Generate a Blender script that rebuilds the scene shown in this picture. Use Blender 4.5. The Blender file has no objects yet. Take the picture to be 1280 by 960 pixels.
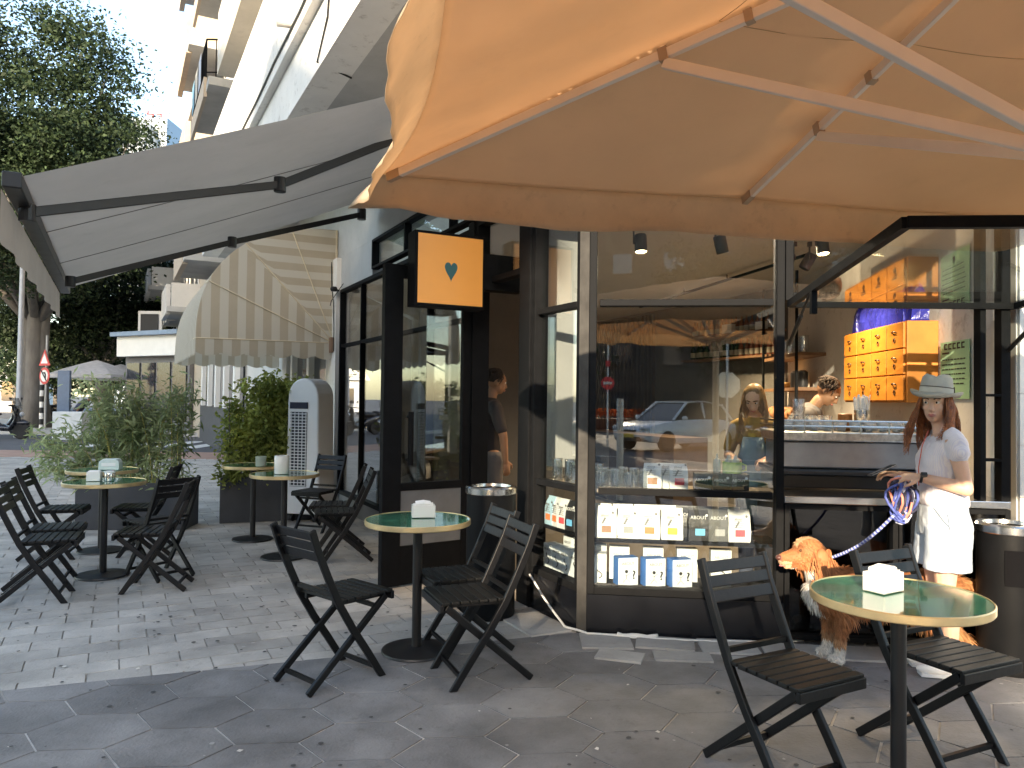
import bpy, bmesh, math, random
import numpy as np
from mathutils import Vector, Matrix, Euler
R = math.radians
random.seed(7)
rng = np.random.default_rng(7)
SC = bpy.context.scene
COL = SC.collection
V = Vector

# ------------------------------------------------------------------ camera frame (used to read positions off the photograph)
CAM = V((0, 0, 1.45)); FOC = 950.0
CAMROT = Matrix.Rotation(R(90 + 1.15), 3, 'X') @ Matrix.Rotation(0.012, 3, 'Z')
def ray(x, y):
    return CAMROT @ V(((x - 640) / FOC, -(y - 480) / FOC, -1.0))
def atY(x, y, Y):
    d = ray(x, y); return CAM + d * (Y / d.y)
def atZ(x, y, z):
    d = ray(x, y); return CAM + d * ((z - CAM.z) / d.z)

# facade frames: side facade starts at the corner A and runs along U (outward N); front facade runs along W (outward NF)
A = V((0.45, 4.75, 0)); U = V((-0.52, 1, 0)).normalized(); N = V((-U.y, U.x, 0))
W = V((2.4, -0.3, 0)).normalized(); NF = V((W.y, -W.x, 0))
def S(t, w=0.0, z=0.0):
    return A + U * t + N * w + V((0, 0, z))
def F(t, w=0.0, z=0.0):
    return A + W * t + NF * w + V((0, 0, z))
SK = 1.127  # metres along U per metre of Y

# ------------------------------------------------------------------ mesh builder
class MB:
    def __init__(s):
        s.v = []; s.f = []; s.m = []; s.r = []
    def add(s, vs, fs, mi=0, r=None):
        b = len(s.v); s.v.extend([tuple(p) for p in vs])
        rr = random.random() if r is None else r
        for f in fs:
            s.f.append(tuple(i + b for i in f)); s.m.append(mi); s.r.append(rr)
        return s
    def hexa(s, c8, mi=0, r=None):
        return s.add(c8, [(0,3,2,1),(4,5,6,7),(0,1,5,4),(1,2,6,5),(2,3,7,6),(3,0,4,7)], mi, r)
    def box(s, c, d, mi=0, rot=None, r=None):
        c = V(c); h = [V((x*d[0]/2, y*d[1]/2, z*d[2]/2)) for x,y,z in ((-1,-1,-1),(1,-1,-1),(1,1,-1),(-1,1,-1),(-1,-1,1),(1,-1,1),(1,1,1),(-1,1,1))]
        if rot is not None: h = [rot @ p for p in h]
        return s.hexa([c + p for p in h], mi, r)
    def slab(s, o, a, b, c, mi=0, r=None):
        """parallelepiped from corner o along vectors a,b,c"""
        o, a, b, c = V(o), V(a), V(b), V(c)
        if a.cross(b).dot(c) < 0: a, b = b, a
        return s.hexa([o, o+a, o+a+b, o+b, o+c, o+a+c, o+a+b+c, o+b+c], mi, r)
    def beam(s, p, q, w, h, mi=0, up=(0,0,1), r=None):
        p, q = V(p), V(q); d = (q - p).normalized(); up = V(up)
        x = d.cross(up)
        if x.length < 1e-4: x = d.cross(V((1,0,0)))
        x.normalize(); y = x.cross(d)
        x *= w/2; y *= h/2
        return s.hexa([p-x-y, p+x-y, p+x+y, p-x+y, q-x-y, q+x-y, q+x+y, q-x+y][0:4] + [q-x-y, q+x-y, q+x+y, q-x+y], mi, r)
    def tube(s, pts, rad, n=8, mi=0, cap=True, r=None):
        pts = [V(p) for p in pts]; k = len(pts)
        rs = [rad]*k if not hasattr(rad, '__len__') else list(rad)
        vs = []; fs = []; prev = None
        for i, p in enumerate(pts):
            d = (pts[min(i+1,k-1)] - pts[max(i-1,0)])
            if d.length < 1e-9: d = V((0,0,1))
            d.normalize()
            if prev is None:
                x = d.cross(V((0,0,1)))
                if x.length < 1e-3: x = V((1,0,0))
            else:
                x = prev - d * prev.dot(d)
            x.normalize(); prev = x; y = d.cross(x)
            for j in range(n):
                a = 2*math.pi*j/n
                vs.append(p + (x*math.cos(a) + y*math.sin(a))*rs[i])
        for i in range(k-1):
            for j in range(n):
                j2 = (j+1) % n
                fs.append((i*n+j, i*n+j2, (i+1)*n+j2, (i+1)*n+j))
        if cap:
            fs.append(tuple(range(n-1,-1,-1))); fs.append(tuple((k-1)*n+j for j in range(n)))
        return s.add(vs, fs, mi, r)
    def cyl(s, p, q, rad, n=16, mi=0, r=None):
        return s.tube([p, q], rad, n, mi, True, r)
    def lathe(s, c, prof, n=24, mi=0, r=None, cap=True, sx=1, sy=1, rot=None):
        c = V(c); vs = []; fs = []; k = len(prof)
        for (rad, z) in prof:
            for j in range(n):
                a = 2*math.pi*j/n; p = V((rad*math.cos(a)*sx, rad*math.sin(a)*sy, z))
                if rot is not None: p = rot @ p
                vs.append(c + p)
        for i in range(k-1):
            for j in range(n):
                j2 = (j+1) % n; fs.append((i*n+j, i*n+j2, (i+1)*n+j2, (i+1)*n+j))
        if cap:
            fs.append(tuple(range(n-1,-1,-1))); fs.append(tuple((k-1)*n+j for j in range(n)))
        return s.add(vs, fs, mi, r)
    def prism(s, poly, ext, mi=0, r=None):
        poly = [V(p) for p in poly]; ext = V(ext); n = len(poly)
        nn = V((0,0,0))
        for i in range(n): nn += poly[i].cross(poly[(i+1)%n])
        if nn.dot(ext) < 0: poly.reverse()
        vs = poly + [p + ext for p in poly]
        fs = [tuple(range(n-1,-1,-1)), tuple(range(n,2*n))] + [(i,(i+1)%n,n+(i+1)%n,n+i) for i in range(n)]
        return s.add(vs, fs, mi, r)
    def ell(s, c, rad, n=12, m=8, mi=0, rot=None, r=None):
        c = V(c); vs = []; fs = []
        for i in range(1, m):
            th = math.pi*i/m
            for j in range(n):
                a = 2*math.pi*j/n
                p = V((math.sin(th)*math.cos(a)*rad[0], math.sin(th)*math.sin(a)*rad[1], math.cos(th)*rad[2]))
                if rot is not None: p = rot @ p
                vs.append(c + p)
        t = V((0,0,rad[2])); 
        if rot is not None: t = rot @ t
        vs.append(c + t); vs.append(c - t); T = len(vs)-2
        for i in range(m-2):
            for j in range(n):
                j2=(j+1)%n; fs.append((i*n+j,(i+1)*n+j,(i+1)*n+j2,i*n+j2))
        for j in range(n):
            j2=(j+1)%n; fs.append((T,j,j2)); fs.append((T+1,(m-2)*n+j2,(m-2)*n+j))
        return s.add(vs, fs, mi, r)
    def build(s, name, mats, parent=None, smooth=False, world=False, bevel=0.0, angle=None):
        me = bpy.data.meshes.new(name)
        vs = s.v
        o = bpy.data.objects.new(name, me); COL.objects.link(o)
        if parent is not None:
            o.parent = parent
            if world:
                chain = parent.matrix_basis.copy(); q = parent
                mi = q.matrix_basis.copy()
                while q.parent is not None:
                    q = q.parent; mi = q.matrix_basis @ mi
                inv = mi.inverted(); vs = [tuple(inv @ V(p)) for p in vs]
        me.from_pydata(vs, [], s.f)
        if not isinstance(mats, (list, tuple)): mats = [mats]
        for m in mats: me.materials.append(m)
        me.polygons.foreach_set('material_index', s.m)
        at = me.attributes.new('rnd', 'FLOAT', 'FACE'); at.data.foreach_set('value', s.r)
        if smooth:
            me.polygons.foreach_set('use_smooth', [True]*len(s.f))
            if angle:
                try: me.set_sharp_from_angle(angle=R(angle))
                except Exception: pass
        me.update()
        if bevel > 0:
            b = o.modifiers.new('bev', 'BEVEL'); b.width = bevel; b.segments = 2; b.limit_method = 'ANGLE'; b.angle_limit = R(40)
        return o

def blob(name, mb, mat, parent=None, voxel=0.006, smooth=3, world=False):
    """fuse the builder's closed pieces into one continuous skin"""
    o = mb.build(name, mat, None)
    m = o.modifiers.new('r', 'REMESH'); m.mode = 'VOXEL'; m.voxel_size = voxel; m.use_smooth_shade = True
    if smooth:
        k = o.modifiers.new('s', 'SMOOTH'); k.factor = 0.5; k.iterations = smooth
    dg = bpy.context.evaluated_depsgraph_get(); dg.update()
    me = bpy.data.meshes.new_from_object(o.evaluated_get(dg))
    old = o.data; o.modifiers.clear(); o.data = me; bpy.data.meshes.remove(old)
    if not me.materials: me.materials.append(mat)
    if parent is not None:
        o.parent = parent
        if world:
            inv = parent.matrix_basis.inverted(); me.transform(inv)
    o.name = name
    return o

def thing(name, label, cat, loc=(0,0,0), rz=0, group=None):
    o = bpy.data.objects.new(name, None); COL.objects.link(o); o.empty_display_size = .1
    o.location = loc; o.rotation_euler = (0,0,rz)
    return tag(o, label, cat, group)
def tag(o, label=None, cat=None, group=None, kind=None):
    if label: o['label'] = label
    if cat: o['category'] = cat
    if group: o['group'] = group
    if kind: o['kind'] = kind
    return o
def struct(o):
    o['kind'] = 'structure'; return o
def kids(o): return [c for c in bpy.data.objects if c.parent == o]
def copy_tree(o, loc=None, rz=None, label=None, group=None, parent=None, deep=True):
    c = o.copy(); COL.objects.link(c)
    if parent is not None: c.parent = parent
    if loc is not None: c.location = loc
    if rz is not None: c.rotation_euler = (0,0,rz)
    if label: c['label'] = label
    if group: c['group'] = group
    if deep:
        for ch in kids(o): copy_tree(ch, parent=c)
    return c

def text_mesh(name, s, size, mat, parent, loc, xdir, zdir, ext=0.001, align='CENTER', bold=False):
    cu = bpy.data.curves.new(name, 'FONT'); cu.body = s; cu.size = size; cu.extrude = ext; cu.align_x = align; cu.align_y = 'CENTER'; cu.resolution_u = 2
    if bold: cu.offset = size*0.02
    t = bpy.data.objects.new(name+'_tmp', cu); COL.objects.link(t)
    dg = bpy.context.evaluated_depsgraph_get(); dg.update()
    me = bpy.data.meshes.new_from_object(t.evaluated_get(dg))
    bpy.data.objects.remove(t)
    x = V(xdir).normalized(); z = V(zdir).normalized(); n = x.cross(z)
    M = Matrix(((x.x, z.x, n.x, loc[0]), (x.y, z.y, n.y, loc[1]), (x.z, z.z, n.z, loc[2]), (0,0,0,1)))
    me.transform(M); me.materials.clear(); me.materials.append(mat)
    o = bpy.data.objects.new(name, me); COL.objects.link(o)
    if parent is not None:
        o.parent = parent
    return o

# ------------------------------------------------------------------ materials
MATS = {}
def nodes(m):
    m.use_nodes = True; nt = m.node_tree; nt.nodes.clear(); return nt
def lk(nt, a, b): nt.links.new(a, b)
def M(name, col, rough=.6, metal=0.0, var=.12, vs=6.0, bump=0.0, bs=80.0, spec=.5, coat=0.0, trans=0.0, attr=0.0, col2=None, detail=5, emit=None, est=0, dirt=0.0, stretch=None, sheen=0):
    if name in MATS: return MATS[name]
    m = bpy.data.materials.new(name); nt = nodes(m); n = nt.nodes
    out = n.new('ShaderNodeOutputMaterial'); b = n.new('ShaderNodeBsdfPrincipled')
    b.inputs['Roughness'].default_value = rough; b.inputs['Metallic'].default_value = metal
    b.inputs['Specular IOR Level'].default_value = spec; b.inputs['Coat Weight'].default_value = coat
    tc = n.new('ShaderNodeTexCoord'); src = tc.outputs['Object']
    if stretch:
        mp = n.new('ShaderNodeMapping'); mp.inputs['Scale'].default_value = stretch; lk(nt, src, mp.inputs[0]); src = mp.outputs[0]
    c1 = tuple(max(0, x*(1-var)) for x in col) + (1,); c2 = tuple(min(1, x*(1+var)) for x in (col2 or col)) + (1,)
    nz = n.new('ShaderNodeTexNoise'); nz.inputs['Scale'].default_value = vs; nz.inputs['Detail'].default_value = detail; nz.inputs['Roughness'].default_value = .6
    lk(nt, src, nz.inputs['Vector'])
    rp = n.new('ShaderNodeValToRGB'); rp.color_ramp.elements[0].position = .3; rp.color_ramp.elements[1].position = .7
    rp.color_ramp.elements[0].color = c1; rp.color_ramp.elements[1].color = c2
    lk(nt, nz.outputs['Fac'], rp.inputs['Fac']); cur = rp.outputs['Color']
    if attr:
        a = n.new('ShaderNodeAttribute'); a.attribute_name = 'rnd'
        mr = n.new('ShaderNodeMapRange'); mr.inputs['To Min'].default_value = 1-attr; mr.inputs['To Max'].default_value = 1+attr
        lk(nt, a.outputs['Fac'], mr.inputs['Value'])
        mx = n.new('ShaderNodeMix'); mx.data_type = 'RGBA'; mx.blend_type = 'MULTIPLY'; mx.inputs['Factor'].default_value = 1
        lk(nt, cur, mx.inputs['A']); lk(nt, mr.outputs[0], mx.inputs['B']); cur = mx.outputs['Result']
    if dirt:
        n2 = n.new('ShaderNodeTexNoise'); n2.inputs['Scale'].default_value = vs*4.3; n2.inputs['Detail'].default_value = 8; n2.inputs['Roughness'].default_value = .75
        lk(nt, src, n2.inputs['Vector'])
        r2 = n.new('ShaderNodeValToRGB'); r2.color_ramp.elements[0].position = .56; r2.color_ramp.elements[1].position = .68
        r2.color_ramp.elements[0].color = (0,0,0,1); r2.color_ramp.elements[1].color = (dirt,dirt,dirt,1)
        lk(nt, n2.outputs['Fac'], r2.inputs['Fac'])
        mx = n.new('ShaderNodeMix'); mx.data_type = 'RGBA'; lk(nt, r2.outputs['Color'], mx.inputs['Factor'])
        lk(nt, cur, mx.inputs['A']); mx.inputs['B'].default_value = (col[0]*.45, col[1]*.42, col[2]*.38, 1); cur = mx.outputs['Result']
    lk(nt, cur, b.inputs['Base Color'])
    # roughness breaks up a little with the same noise
    mr = n.new('ShaderNodeMapRange'); mr.inputs['To Min'].default_value = max(.02, rough*(1-.18)); mr.inputs['To Max'].default_value = min(1, rough*(1+.18))
    lk(nt, nz.outputs['Fac'], mr.inputs['Value']); lk(nt, mr.outputs[0], b.inputs['Roughness'])
    if bump:
        nb = n.new('ShaderNodeTexNoise'); nb.inputs['Scale'].default_value = bs; nb.inputs['Detail'].default_value = 6
        lk(nt, src, nb.inputs['Vector'])
        bp = n.new('ShaderNodeBump'); bp.inputs['Strength'].default_value = bump; bp.inputs['Distance'].default_value = .01
        lk(nt, nb.outputs['Fac'], bp.inputs['Height']); lk(nt, bp.outputs[0], b.inputs['Normal'])
    if emit:
        b.inputs['Emission Color'].default_value = tuple(emit)+(1,); b.inputs['Emission Strength'].default_value = est
    if sheen: b.inputs['Sheen Weight'].default_value = sheen
    sh = b.outputs[0]
    if trans:
        t = n.new('ShaderNodeBsdfTranslucent'); lk(nt, cur, t.inputs['Color'])
        mx = n.new('ShaderNodeMixShader'); mx.inputs[0].default_value = trans
        lk(nt, sh, mx.inputs[1]); lk(nt, t.outputs[0], mx.inputs[2]); sh = mx.outputs[0]
    lk(nt, sh, out.inputs['Surface'])
    MATS[name] = m; return m

def glass(name, f0=.06, tint=(1,1,1), wav=0.0, rough=0.0):
    if name in MATS: return MATS[name]
    m = bpy.data.materials.new(name); nt = nodes(m); n = nt.nodes
    out = n.new('ShaderNodeOutputMaterial'); tr = n.new('ShaderNodeBsdfTransparent'); gl = n.new('ShaderNodeBsdfGlossy')
    tr.inputs['Color'].default_value = tuple(tint)+(1,); gl.inputs['Roughness'].default_value = rough; gl.inputs['Color'].default_value = (.95,.97,1,1)
    g = n.new('ShaderNodeNewGeometry'); d = n.new('ShaderNodeVectorMath'); d.operation = 'DOT_PRODUCT'
    lk(nt, g.outputs['Normal'], d.inputs[0]); lk(nt, g.outputs['Incoming'], d.inputs[1])
    ab = n.new('ShaderNodeMath'); ab.operation = 'ABSOLUTE'; lk(nt, d.outputs['Value'], ab.inputs[0])
    om = n.new('ShaderNodeMath'); om.operation = 'SUBTRACT'; om.inputs[0].default_value = 1; lk(nt, ab.outputs[0], om.inputs[1]); om.use_clamp = True
    pw = n.new('ShaderNodeMath'); pw.operation = 'POWER'; pw.inputs[1].default_value = 5; lk(nt, om.outputs[0], pw.inputs[0])
    ma = n.new('ShaderNodeMath'); ma.operation = 'MULTIPLY_ADD'; ma.inputs[1].default_value = 1-f0; ma.inputs[2].default_value = f0; lk(nt, pw.outputs[0], ma.inputs[0])
    mx = n.new('ShaderNodeMixShader'); lk(nt, ma.outputs[0], mx.inputs[0]); lk(nt, tr.outputs[0], mx.inputs[1]); lk(nt, gl.outputs[0], mx.inputs[2])
    if wav:
        tc = n.new('ShaderNodeTexCoord'); nz = n.new('ShaderNodeTexNoise'); nz.inputs['Scale'].default_value = 1.3; nz.inputs['Detail'].default_value = 1
        lk(nt, tc.outputs['Object'], nz.inputs['Vector'])
        bp = n.new('ShaderNodeBump'); bp.inputs['Strength'].default_value = wav; bp.inputs['Distance'].default_value = .02
        lk(nt, nz.outputs['Fac'], bp.inputs['Height']); lk(nt, bp.outputs[0], gl.inputs['Normal'])
    lk(nt, mx.outputs[0], out.inputs['Surface'])
    MATS[name] = m; return m

def fabric(name, col, trans=.5, stripe=None, var=.06, vs=3, wr=0.0, dirt=0, col2=None):
    """woven cloth that lets light through; stripe=(axis vector, period, second colour)"""
    m = M(name, col, rough=.85, var=var, vs=vs, bump=wr, bs=5, trans=trans, spec=.15, dirt=dirt, col2=col2)
    if stripe:
        nt = m.node_tree; n = nt.nodes
        tc = n.new('ShaderNodeUVMap'); sp = n.new('ShaderNodeSeparateXYZ'); lk(nt, tc.outputs[0], sp.inputs[0])
        mu = n.new('ShaderNodeMath'); mu.operation = 'MULTIPLY'; mu.inputs[1].default_value = 1/stripe[0]; lk(nt, sp.outputs['X'], mu.inputs[0])
        fr = n.new('ShaderNodeMath'); fr.operation = 'FRACT'; lk(nt, mu.outputs[0], fr.inputs[0])
        gt = n.new('ShaderNodeMath'); gt.operation = 'GREATER_THAN'; gt.inputs[1].default_value = .5; lk(nt, fr.outputs[0], gt.inputs[0])
        for nd in [x for x in n if x.type in ('BSDF_PRINCIPLED','BSDF_TRANSLUCENT')]:
            s = nd.inputs['Base Color' if nd.type == 'BSDF_PRINCIPLED' else 'Color']
            l = s.links[0]; frm = l.from_socket
            mx = n.new('ShaderNodeMix'); mx.data_type = 'RGBA'; lk(nt, gt.outputs[0], mx.inputs['Factor']); lk(nt, frm, mx.inputs['A']); mx.inputs['B'].default_value = tuple(stripe[1])+(1,)
            lk(nt, mx.outputs['Result'], s)
    return m

def clip(poly, p0, nrm):
    """keep the part of a 2-D polygon where (p-p0).nrm <= 0"""
    out = []; k = len(poly)
    for i in range(k):
        a, b = poly[i], poly[(i+1)%k]
        da = (a[0]-p0[0])*nrm[0]+(a[1]-p0[1])*nrm[1]; db = (b[0]-p0[0])*nrm[0]+(b[1]-p0[1])*nrm[1]
        if da <= 0: out.append(a)
        if (da < 0 < db) or (db < 0 < da):
            t = da/(da-db); out.append((a[0]+(b[0]-a[0])*t, a[1]+(b[1]-a[1])*t))
    return out
# ================================================================== camera, sun, sky
cam = bpy.data.cameras.new('camera'); co = bpy.data.objects.new('camera', cam); COL.objects.link(co)
cam.sensor_width = 36; cam.lens = FOC/1280*36; cam.clip_start = .05; cam.clip_end = 1500
co.matrix_world = Matrix.Translation(CAM) @ CAMROT.to_4x4()
SC.camera = co
SUN_EL = R(16); SUN_AZ = V((-.25, -.97, 0)).normalized()
w = bpy.data.worlds.new('World'); SC.world = w; w.use_nodes = True
nt = w.node_tree; nt.nodes.clear(); ow = nt.nodes.new('ShaderNodeOutputWorld'); bg = nt.nodes.new('ShaderNodeBackground'); sk = nt.nodes.new('ShaderNodeTexSky')
sk.sky_type = 'NISHITA'; sk.sun_disc = False; sk.sun_elevation = SUN_EL; sk.sun_rotation = math.atan2(SUN_AZ.x, SUN_AZ.y) % (2*math.pi)
sk.air_density = 1.0; sk.dust_density = 1.0; sk.ozone_density = 2.0
bg.inputs['Strength'].default_value = .15
nt.links.new(sk.outputs[0], bg.inputs[0]); nt.links.new(bg.outputs[0], ow.inputs[0])
sl = bpy.data.lights.new('sun', 'SUN'); sl.energy = 2.5; sl.angle = R(.55); sl.color = (1, .88, .73)
so = bpy.data.objects.new('sun', sl); COL.objects.link(so)
sd = V((SUN_AZ.x*math.cos(SUN_EL), SUN_AZ.y*math.cos(SUN_EL), math.sin(SUN_EL)))
so.rotation_euler = sd.to_track_quat('Z', 'Y').to_euler(); so.location = sd*40
SC.view_settings.view_transform = 'Standard'; SC.view_settings.look = 'None'; SC.view_settings.gamma = 1; SC.view_settings.exposure = 2.35
SC.view_settings.use_white_balance = True; SC.view_settings.white_balance_temperature = 7600; SC.view_settings.white_balance_tint = 10
cy = SC.cycles
cy.use_denoising = True; cy.max_bounces = 9; cy.diffuse_bounces = 4; cy.glossy_bounces = 4; cy.transmission_bounces = 6; cy.transparent_max_bounces = 24
cy.sample_clamp_indirect = 6; cy.caustics_reflective = False; cy.caustics_refractive = False
try: cy.denoiser = 'OPENIMAGEDENOISE'
except Exception: pass

# ================================================================== materials shared
black_frame = M('black_powdercoat', (.009,.0095,.0105), .6, var=.2, vs=14, spec=.06)
black_gloss = M('black_gloss_panel', (.007,.008,.011), .22, var=.3, vs=5, dirt=.25)
dark_metal = M('dark_metal', (.022,.021,.021), .4, metal=.5, var=.2)
alu = M('brushed_aluminium', (.55,.54,.52), .35, metal=.9, var=.1, vs=20)
steel = M('stainless_steel', (.62,.61,.59), .22, metal=1, var=.08, vs=25)
white_paint = M('white_paint', (.78,.77,.73), .55, var=.05, vs=3)
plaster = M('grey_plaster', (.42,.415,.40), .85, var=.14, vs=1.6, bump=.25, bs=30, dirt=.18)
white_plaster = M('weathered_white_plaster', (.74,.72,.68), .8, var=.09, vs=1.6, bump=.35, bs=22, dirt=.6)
beige_plaster = M('beige_plaster', (.58,.53,.45), .85, var=.1, vs=1.5, bump=.2, bs=20, dirt=.2)
cream_plaster = M('cream_plaster', (.60,.58,.54), .85, var=.08, vs=1.2, bump=.2, bs=20, dirt=.2)
sunlit_trim = M('orange_lit_trim', (.50,.41,.32), .7, var=.1)  # orange sunlight on the balcony fronts is put into this colour
glass_clear = glass('window_glass', .10, (.93,.955,.95), wav=.02)
glass_panel = glass('canopy_glass', .07, (.93,.97,.955), wav=.02)
glass_dark = glass('smoked_glass', .05, (.22,.22,.23))
far_glass = M('far_window_glass', (.03,.035,.045), .08, var=.2, spec=.9)
white_ceramic = M('white_ceramic', (.82,.81,.78), .25, var=.03)
paper = M('paper', (.86,.86,.85), .8, var=.03, vs=20)
bark = M('bark', (.15,.135,.118), .9, var=.3, vs=5, bump=.6, bs=14, stretch=(1,1,.3))

# ================================================================== ground
asphalt = M('asphalt', (.10,.10,.105), .9, var=.2, vs=2, bump=.3, bs=120)
joint = M('sandy_joint', (.36,.33,.29), .95, var=.3, vs=9, bump=.2, bs=90)
pave = M('grey_paver', (.41,.385,.35), .75, var=.3, vs=2.1, bump=.45, bs=60, attr=.15, dirt=.4, detail=8)
hexm = M('dark_hexagon_paver', (.205,.199,.195), .75, var=.34, vs=2.6, bump=.45, bs=70, attr=.16, dirt=.4, detail=8)
hexj = M('pale_grout', (.52,.49,.45), .95, var=.5, vs=3, bump=.2, bs=90)
slabm = M('pale_concrete_slab', (.40,.39,.37), .85, var=.15, vs=5, bump=.3, bs=60, attr=.1, dirt=.25)
terra = M('terracotta_paver', (.40,.25,.19), .85, var=.2, vs=3, bump=.3, bs=60)

g = MB(); g.add([(-400,-400,-.02),(400,-400,-.02),(400,400,-.02),(-400,400,-.02)], [(0,1,2,3)])
struct(g.build('ground', asphalt))
# sheet of sandy bed under the pavers, forecourt of the cafe
g = MB(); g.add([(-14,-5.6,-.006),(9,-5.6,-.006),(9,17.4,-.006),(-14,17.4,-.006)], [(0,1,2,3)])
struct(g.build('forecourt_bed', joint))
# edge between the light pavers and the dark hexagons
EP = (-1.35, 4.13); EN = V((.36, -1)).normalized()   # pavers keep the side behind the line
vis_l = lambda x, y: y > .6 and abs(x) < .78*y + 1.0
g = MB(); ang = math.atan2(N.y, N.x)
ex = V((-N.x, -N.y)); ey = V((U.x, U.y))
PW, PH, GAP = .30, .175, .006
for j in range(-16, 120):
    for i in range(-60, 36):
        a0 = (i + (.5 if j % 2 else 0))*PW; b0 = j*PH
        c = V((A.x, A.y)) + ex*(a0+PW/2) + ey*(b0+PH/2)
        if c.y > 17.3 or c.y < 2.2 or c.x < -13.8 or not vis_l(c.x, c.y) or c.x > 1.2: continue
        gp = GAP*(1+random.random()*.8)
        q = [V((A.x, A.y)) + ex*(a0+dx) + ey*(b0+dy) for dx, dy in ((gp/2,gp/3),(PW-gp/2,gp/3),(PW-gp/2,PH-gp/3),(gp/2,PH-gp/3))]
        q = clip([tuple(p) for p in q], EP, EN)
        if len(q) < 3: continue
        tz = random.uniform(-.0012,.0012); tx = random.uniform(-.004,.004); ty = random.uniform(-.004,.004)
        g.prism([(p[0],p[1],-.004) for p in q], (0,0,.006+tz))
        top = g.f[-len(q)-1]
        for k in range(len(g.v)-len(q), len(g.v)):
            x,y,z = g.v[k]; g.v[k] = (x,y,z+(x-c.x)*tx+(y-c.y)*ty)
struct(g.build('forecourt_pavement', pave))
g = MB(); bedp = clip([(-9,-3),(6,-3),(6,6),(-9,6)], EP, -EN)
g.add([(p[0],p[1],-.002) for p in bedp], [tuple(range(len(bedp)))])
struct(g.build('hexagon_bed', hexj))
g = MB(); HR = .26
for j in range(-14, 20):
    for i in range(-26, 22):
        cx = i*HR*1.5*1.0 + .1; cyy = (j + (.5 if i % 2 else 0))*HR*math.sqrt(3)*.78 + 1.0
        if cyy < -2.5 or cyy > 6 or cx < -8 or cx > 5.5: continue
        rr = HR - .0042 - random.random()*.004
        q = [(cx+rr*math.cos(R(60*k)), cyy+rr*math.sin(R(60*k))*.78) for k in range(6)]
        q = [(x*math.cos(.10)-y*math.sin(.10), x*math.sin(.10)+y*math.cos(.10)) for x,y in q]
        q = clip(q, (EP[0]+EN.x*.006, EP[1]+EN.y*.006), -EN)
        if len(q) < 3: continue
        tz = random.uniform(-.0012,.0012)
        g.prism([(p[0],p[1],-.001) for p in q], (0,0,.0045+tz))
struct(g.build('hexagon_pavement', hexm))
# loose concrete slabs along the foot of the cafe front
g = MB()
for t, w0, lw, ld, rz in ((.0,.02,.30,.27,.1),(.33,.03,.34,.22,-.08),(.70,.02,.33,.25,.05),(1.06,.04,.36,.2,-.03),(1.45,.03,.4,.24,.03),(1.9,.03,.4,.22,-.02),(2.34,.03,.38,.24,.03),(.1,.33,.26,.16,-.2),(.42,.29,.32,.15,.05),(.8,.32,.3,.12,.02)):
    rot = Matrix.Rotation(rz + math.atan2(W.y, W.x), 3, 'Z'); c = F(t+lw/2, w0+ld/2, .0095)
    g.box(c, (lw,ld,.013), 0, rot)
for t, w0, lw, ld in ((.05,.03,.5,.3),(.62,.03,.42,.34),(1.1,.03,.5,.34)):
    rot = Matrix.Rotation(math.atan2(U.y, U.x), 3, 'Z'); g.box(S(t+lw/2, w0+ld/2, .0085), (lw-.012,ld-.012,.012), 0, rot)
struct(g.build('edge_slabs', slabm))
# cross street beyond the forecourt
g = MB(); g.box((-14,18.4,-.01),(40,2.0,.03)); struct(g.build('terracotta_path', terra))
kerbm = M('kerb_stone', (.5,.48,.45), .85, var=.1, bump=.2)
g = MB(); g.box((-20,27.2,.05),(36,.22,.14)); g.box((-6,-5.75,.04),(60,.25,.14)); struct(g.build('kerb', kerbm))
g = MB(); g.box((-24,34,.03),(44,13.3,.12)); struct(g.build('island_pavement', M('far_paving', (.42,.39,.35), .85, var=.15)))
linem = M('road_paint', (.72,.72,.68), .7, var=.1, dirt=.3)
g = MB()
for k in range(7): g.box((-6.0-k*1.0, 22.8, -.016), (.5,3.2,.004))
for k in range(10): g.box((-20+k*4.5, -10.5, -.016), (2.2,.14,.004))
struct(g.build('road_markings', linem))

# small litter on the hexagon paving: dry leaves and paper scraps
scrap = M('paper_scrap', (.7,.66,.6), .9, var=.2)
g = MB()
for k in range(34):
    x = random.uniform(-2.6,2.7); y = random.uniform(2.3,4.3)
    s_ = .003+.012*random.random()**2.5; a = random.random()*6
    g.add([(x+s_*math.cos(a+q)*(1 if q%2 else .5), y+s_*math.sin(a+q), .0075+random.random()*.003) for q in (0,1.4,3.1,4.6)], [(0,1,2,3)])
tag(g.build('litter', scrap), kind='stuff')
# trodden chewing gum and drips, flat dark and pale spots on the stones
for nm_, m_, cnt_ in (('dark_spots', M('trodden_gum', (.07,.068,.066), .8), 260), ('pale_spots', M('pale_gum', (.36,.35,.33), .8), 90)):
    g = MB()
    for k in range(cnt_):
        y = random.uniform(2.1,7.5); x = random.uniform(-.72*y, min(.72*y, 2.9 if y < 4.2 else -.3)); s_ = random.uniform(.004,.014)
        g.add([(x+s_*math.cos(q*.785)*random.uniform(.75,1.2), y+s_*math.sin(q*.785)*random.uniform(.75,1.2), .0078+.0002*(k%9)) for q in range(8)], [tuple(range(8))])
    tag(g.build(nm_, m_), kind='stuff')
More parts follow.
